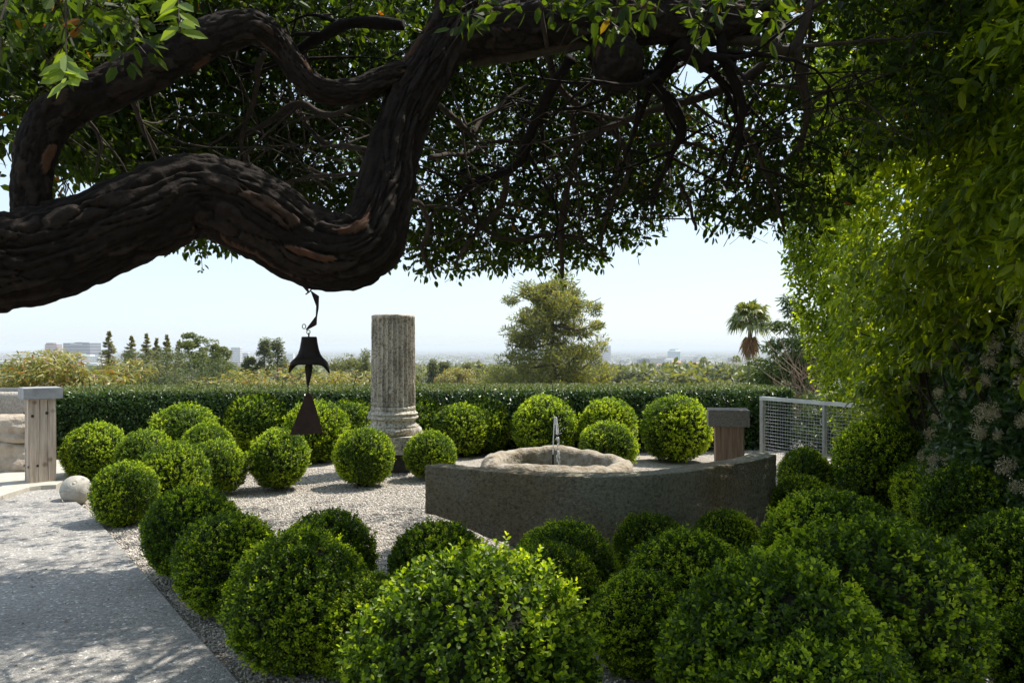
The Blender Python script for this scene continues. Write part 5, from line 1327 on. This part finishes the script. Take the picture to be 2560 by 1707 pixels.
def house_block():
    mats = [flat_mat("house_white", (.70, .68, .64)), flat_mat("house_cream", (.62, .54, .45)), flat_mat("house_pink", (.55, .42, .36))]
    roofs = [flat_mat("roof_tile", (.38, .20, .14)), flat_mat("roof_pale", (.50, .44, .40)), flat_mat("roof_grey", (.30, .30, .30))]
    win = flat_mat("house_window", (.05, .06, .07), .3)
    r = np.random.default_rng(71)
    spots = [(1676, 947, 420, 30, 0), (1662, 951, 380, 20, 1), (1815, 952, 360, 34, 0), (1850, 951, 350, 22, 0), (1560, 952, 380, 16, 1), (1735, 919, 900, 22, 2), (1690, 918, 950, 26, 2), (1650, 921, 900, 18, 0),
             (1715, 930, 640, 16, 1), (1770, 922, 860, 20, 2), (1600, 934, 560, 14, 0), (1540, 928, 700, 14, 1), (1890, 948, 380, 16, 0), (1925, 935, 520, 18, 0), (725, 935, 420, 22, 0), (980, 936, 480, 14, 1)]
    for px, yb, d, w, s in spots:
        W = w * d / F; x = (px - HX) * d / F; z = CH - (yb - HY) * d / F; H = W * .42; D = W * .7
        g = float(ground_z(d)); e = empty("house", (x, d, min(z, g)), "small pale house among the trees across the valley", "house", "pale houses across the valley")
        zz = z - min(z, g); m = MB(); m.box((0, 0, (zz + H) / 2), (W, D, zz + H)); m.build("wall", mats[s % 3], e)
        m = MB(); a = W / 2 * 1.06; b = D / 2 * 1.08; t = zz + H
        m.add([(-a, -b, t), (a, -b, t), (a, b, t), (-a, b, t), (-a * .8, 0, t + H * .5), (a * .8, 0, t + H * .5)], [[0, 1, 5, 4], [2, 3, 4, 5]], [[1, 2, 5], [3, 0, 4]]); m.add([(-a, -b, t), (a, -b, t), (a, b, t), (-a, b, t)], [[3, 2, 1, 0]]); m.build("roof", roofs[(s + int(px)) % 3], e)
        for q in range(3): m = MB(); m.box(((q - 1) * W * .3, -D / 2 - .02, zz + H * .55), (W * .13, .06, H * .35)); m.build("window", win, e)
house_block()

# ------------------------------------------------------------------ city buildings
BM = {k: flat_mat("facade_" + k, c, .6) for k, c in dict(red=(.24, .11, .09), dark=(.07, .07, .09), white=(.74, .74, .73), glass=(.32, .42, .46), pink=(.48, .40, .40), pale=(.62, .64, .65), grey=(.10, .11, .15)).items()}
M["dark_window"] = flat_mat("dark_window", (.07, .085, .11), .25)
M["mid_band"] = flat_mat("mid_band", (.24, .24, .28), .5)
M["pale_band"] = flat_mat("pale_band", (.55, .55, .57), .5)
def tower(name, label, x0, x1, yt, d, mat, bands=0, bmat=None, vert=0, depth=None, steps=(), extra=None, rot=0.0):
    s = d / F; W = (x1 - x0) * s; cx = ((x0 + x1) / 2 - HX) * s; zt = CH - (yt - HY) * s; z0 = float(ground_z(d)) - 3; H = zt - z0; D = depth or W * .8
    e = empty(name, (cx, d, z0), label, "building"); e.rotation_euler[2] = rot
    m = MB(); m.box((0, D / 2, H / 2), (W, D, H)); m.build("wall", mat, e)
    yb = 930; vis = (yb - yt) * s
    for k in range(bands):
        m = MB(); z = H - vis * (k + .7) / bands; m.box((0, D / 2, z), (W * 1.004, D * 1.004, vis / bands * .42)); m.build("window_band", bmat, e)
    for k in range(vert):
        m = MB(); u = -W / 2 + W * (k + .5) / vert; m.box((u, -W * .002, H - vis * .48), (W / vert * .45, W * .01, vis * .9)); m.build("window_column", bmat, e)
    for (a, b, y2) in steps:
        m = MB(); h2 = (yt - y2) * s; m.box((((a + b) / 2 - (x0 + x1) / 2) * s, D / 2, H + h2 / 2), ((b - a) * s, D * .6, h2)); m.build("roof_block", mat, e)
    if extra == "sign":
        r = np.random.default_rng(3); m = MB(); u = -W * .22
        while u < W * .22:
            w = W * r.uniform(.012, .03); m.box((u, -.6, H - 2.6 * s), (w, 1.0, 1.9 * s * r.uniform(.7, 1))); u += w + W * .008
        m.build("rooftop_sign", BM["white"], e)
    return e
tower("office_tower", "reddish brown office tower on the left skyline with a notched corner", 112, 142, 861, 3000, BM["red"], 12, BM["pink"], steps=((112, 130, 857),))
tower("office_block", "wide dark office block with pale lettering along its roofline", 158, 225, 857.5, 3100, BM["dark"], 9, M["mid_band"], steps=((180, 200, 855.5),), extra="sign")
tower("glass_building", "pale glass building in front of the wide dark office block", 175, 203, 884, 2300, BM["glass"], 5, BM["pale"])
tower("white_building", "white stepped building with dark windows beside the pale glass building", 203, 246, 890, 2150, BM["white"], 0, None, 7, steps=((203, 222, 886.5),))
tower("white_building", "low white building in front of the glass building on the left", 193, 242, 908, 1900, BM["white"], 2, M["dark_window"])
tower("warehouse", "long low white roof at the far left edge", -30, 42, 903, 1900, BM["white"], 1, BM["pale"])
tower("white_tower", "taller one of two white banded tower blocks left of the bell", 577, 600, 868, 3200, BM["white"], 13, M["dark_window"])
tower("white_tower", "shorter one of two white banded tower blocks left of the bell", 600.5, 620, 882, 3250, BM["white"], 10, M["dark_window"])
tower("white_block", "small pale banded block just left of the bell", 713, 733, 884, 3600, BM["white"], 8, BM["pale"])
tower("slab_tower", "pinkish slab tower half hidden by the big pine's right side", 1503, 1527, 864, 3600, BM["pink"], 12, BM["pale"])
tower("office_block", "low dark blue-grey office block on the right skyline", 1597, 1634, 899, 2600, BM["grey"], 3, BM["dark"], steps=((1607, 1624, 896.5),))
def glass_octagon():
    d = 4300; s = d / F; cx = (1686 - HX) * s; z0 = float(ground_z(d)) - 3; H = CH - (878 - HY) * s - z0; r = 17 * s
    e = empty("glass_tower", (cx, d, z0), "pale turquoise glass tower with chamfered corners on the right skyline", "building")
    m = MB(); m.lathe([(r, 0), (r, H), (r * .72, H + 3.5 * s), (r * .7, H + 5.5 * s), (0, H + 5.5 * s)], 8); m.build("wall", BM["glass"], e)
    for k in range(8): m = MB(); z = H - k * 3.6 * s - 1; m.lathe([(r * 1.003, z), (r * 1.003, z - 1.2 * s)], 8); m.build("window_band", BM["pale"], e)
glass_octagon()
tower("pale_block", "pale wide office block right of the turquoise glass tower", 1704, 1740, 890, 4600, BM["pale"], 3, BM["white"])
tower("pale_tower", "slim faint tower fading into haze right of the pale block", 1743, 1753, 887, 6000, BM["glass"])
tower("pale_tower", "faint wide building in the haze left of the palm", 1762, 1781, 889, 6200, BM["pale"])

def far_city():
    r = np.random.default_rng(81); n = 2400; mb_v = []; 
    d = np.exp(r.uniform(math.log(2400), math.log(14000), n)); px = r.uniform(-100, 2100, n)
    w = r.uniform(14, 60, n) * (d / 4000) ** .5; dp = r.uniform(12, 40, n); h = r.uniform(4, 14, n) * np.where(r.random(n) < .06, 2.2, 1)
    z0 = ground_z(d) - 5; x = (px - HX) * d / F
    c = np.array([[sx, sy, sz] for sz in (0, 1) for sy in (-.5, .5) for sx in (-.5, .5)])
    V = np.stack([x[:, None] + c[:, 0] * w[:, None], d[:, None] + c[:, 1] * dp[:, None], z0[:, None] + c[:, 2] * (h + 5)[:, None]], -1).reshape(-1, 3)
    q = np.array([[0, 2, 3, 1], [4, 5, 7, 6], [0, 1, 5, 4], [2, 6, 7, 3], [0, 4, 6, 2], [1, 3, 7, 5]])
    m = leaf_mat("far_roofs", [(0, (.20, .18, .17)), (.4, (.45, .42, .40)), (1, (.75, .74, .72))], 0.0, rough=.8, spec=.2)
    tag(build("distant_city", V, (np.arange(n)[:, None, None] * 8 + q[None]).reshape(-1, 4), m), "countless pale low roofs spread over the hazy plain to the horizon", "city", kind="stuff")
    n = 9000; d = np.exp(r.uniform(math.log(900), math.log(9000), n)); px = r.uniform(-100, 2150, n); s = r.uniform(5, 11, n) * (d / 2000) ** .35
    P = np.stack([(px - HX) * d / F, d, ground_z(d) + s * .2], -1); P = np.repeat(P, 6, 0); s6 = np.repeat(s, 6); P += r.normal(size=P.shape) * s6[:, None] * [.6, .6, .3]
    V, Q = leaves_geo(P, rdir(len(P), r), nrm(rdir(len(P), r) + [0, 0, .6]), s6 * 1.1, s6 * .8)
    tag(build("distant_woods", V, Q, M["broad"]), "mass of far trees merging into haze over the plain", "woods", kind="stuff")
far_city()

# ------------------------------------------------------------------ haze
def haze():
    m = bpy.data.materials.new("haze"); m.use_nodes = True; nt = m.node_tree; nt.nodes.remove(nt.nodes["Principled BSDF"])
    v = nt.nodes.new("ShaderNodeVolumePrincipled"); v.inputs["Color"].default_value = (.86, .93, 1.0, 1); v.inputs["Density"].default_value = HAZE_DENSITY; v.inputs["Anisotropy"].default_value = 0.0
    nt.links.new(v.outputs[0], nt.nodes["Material Output"].inputs["Volume"])
    mb = MB(); mb.box((0, 28000, -35), (110000, 64000, 150)); tag(mb.build("haze", m), kind="stuff")
haze()
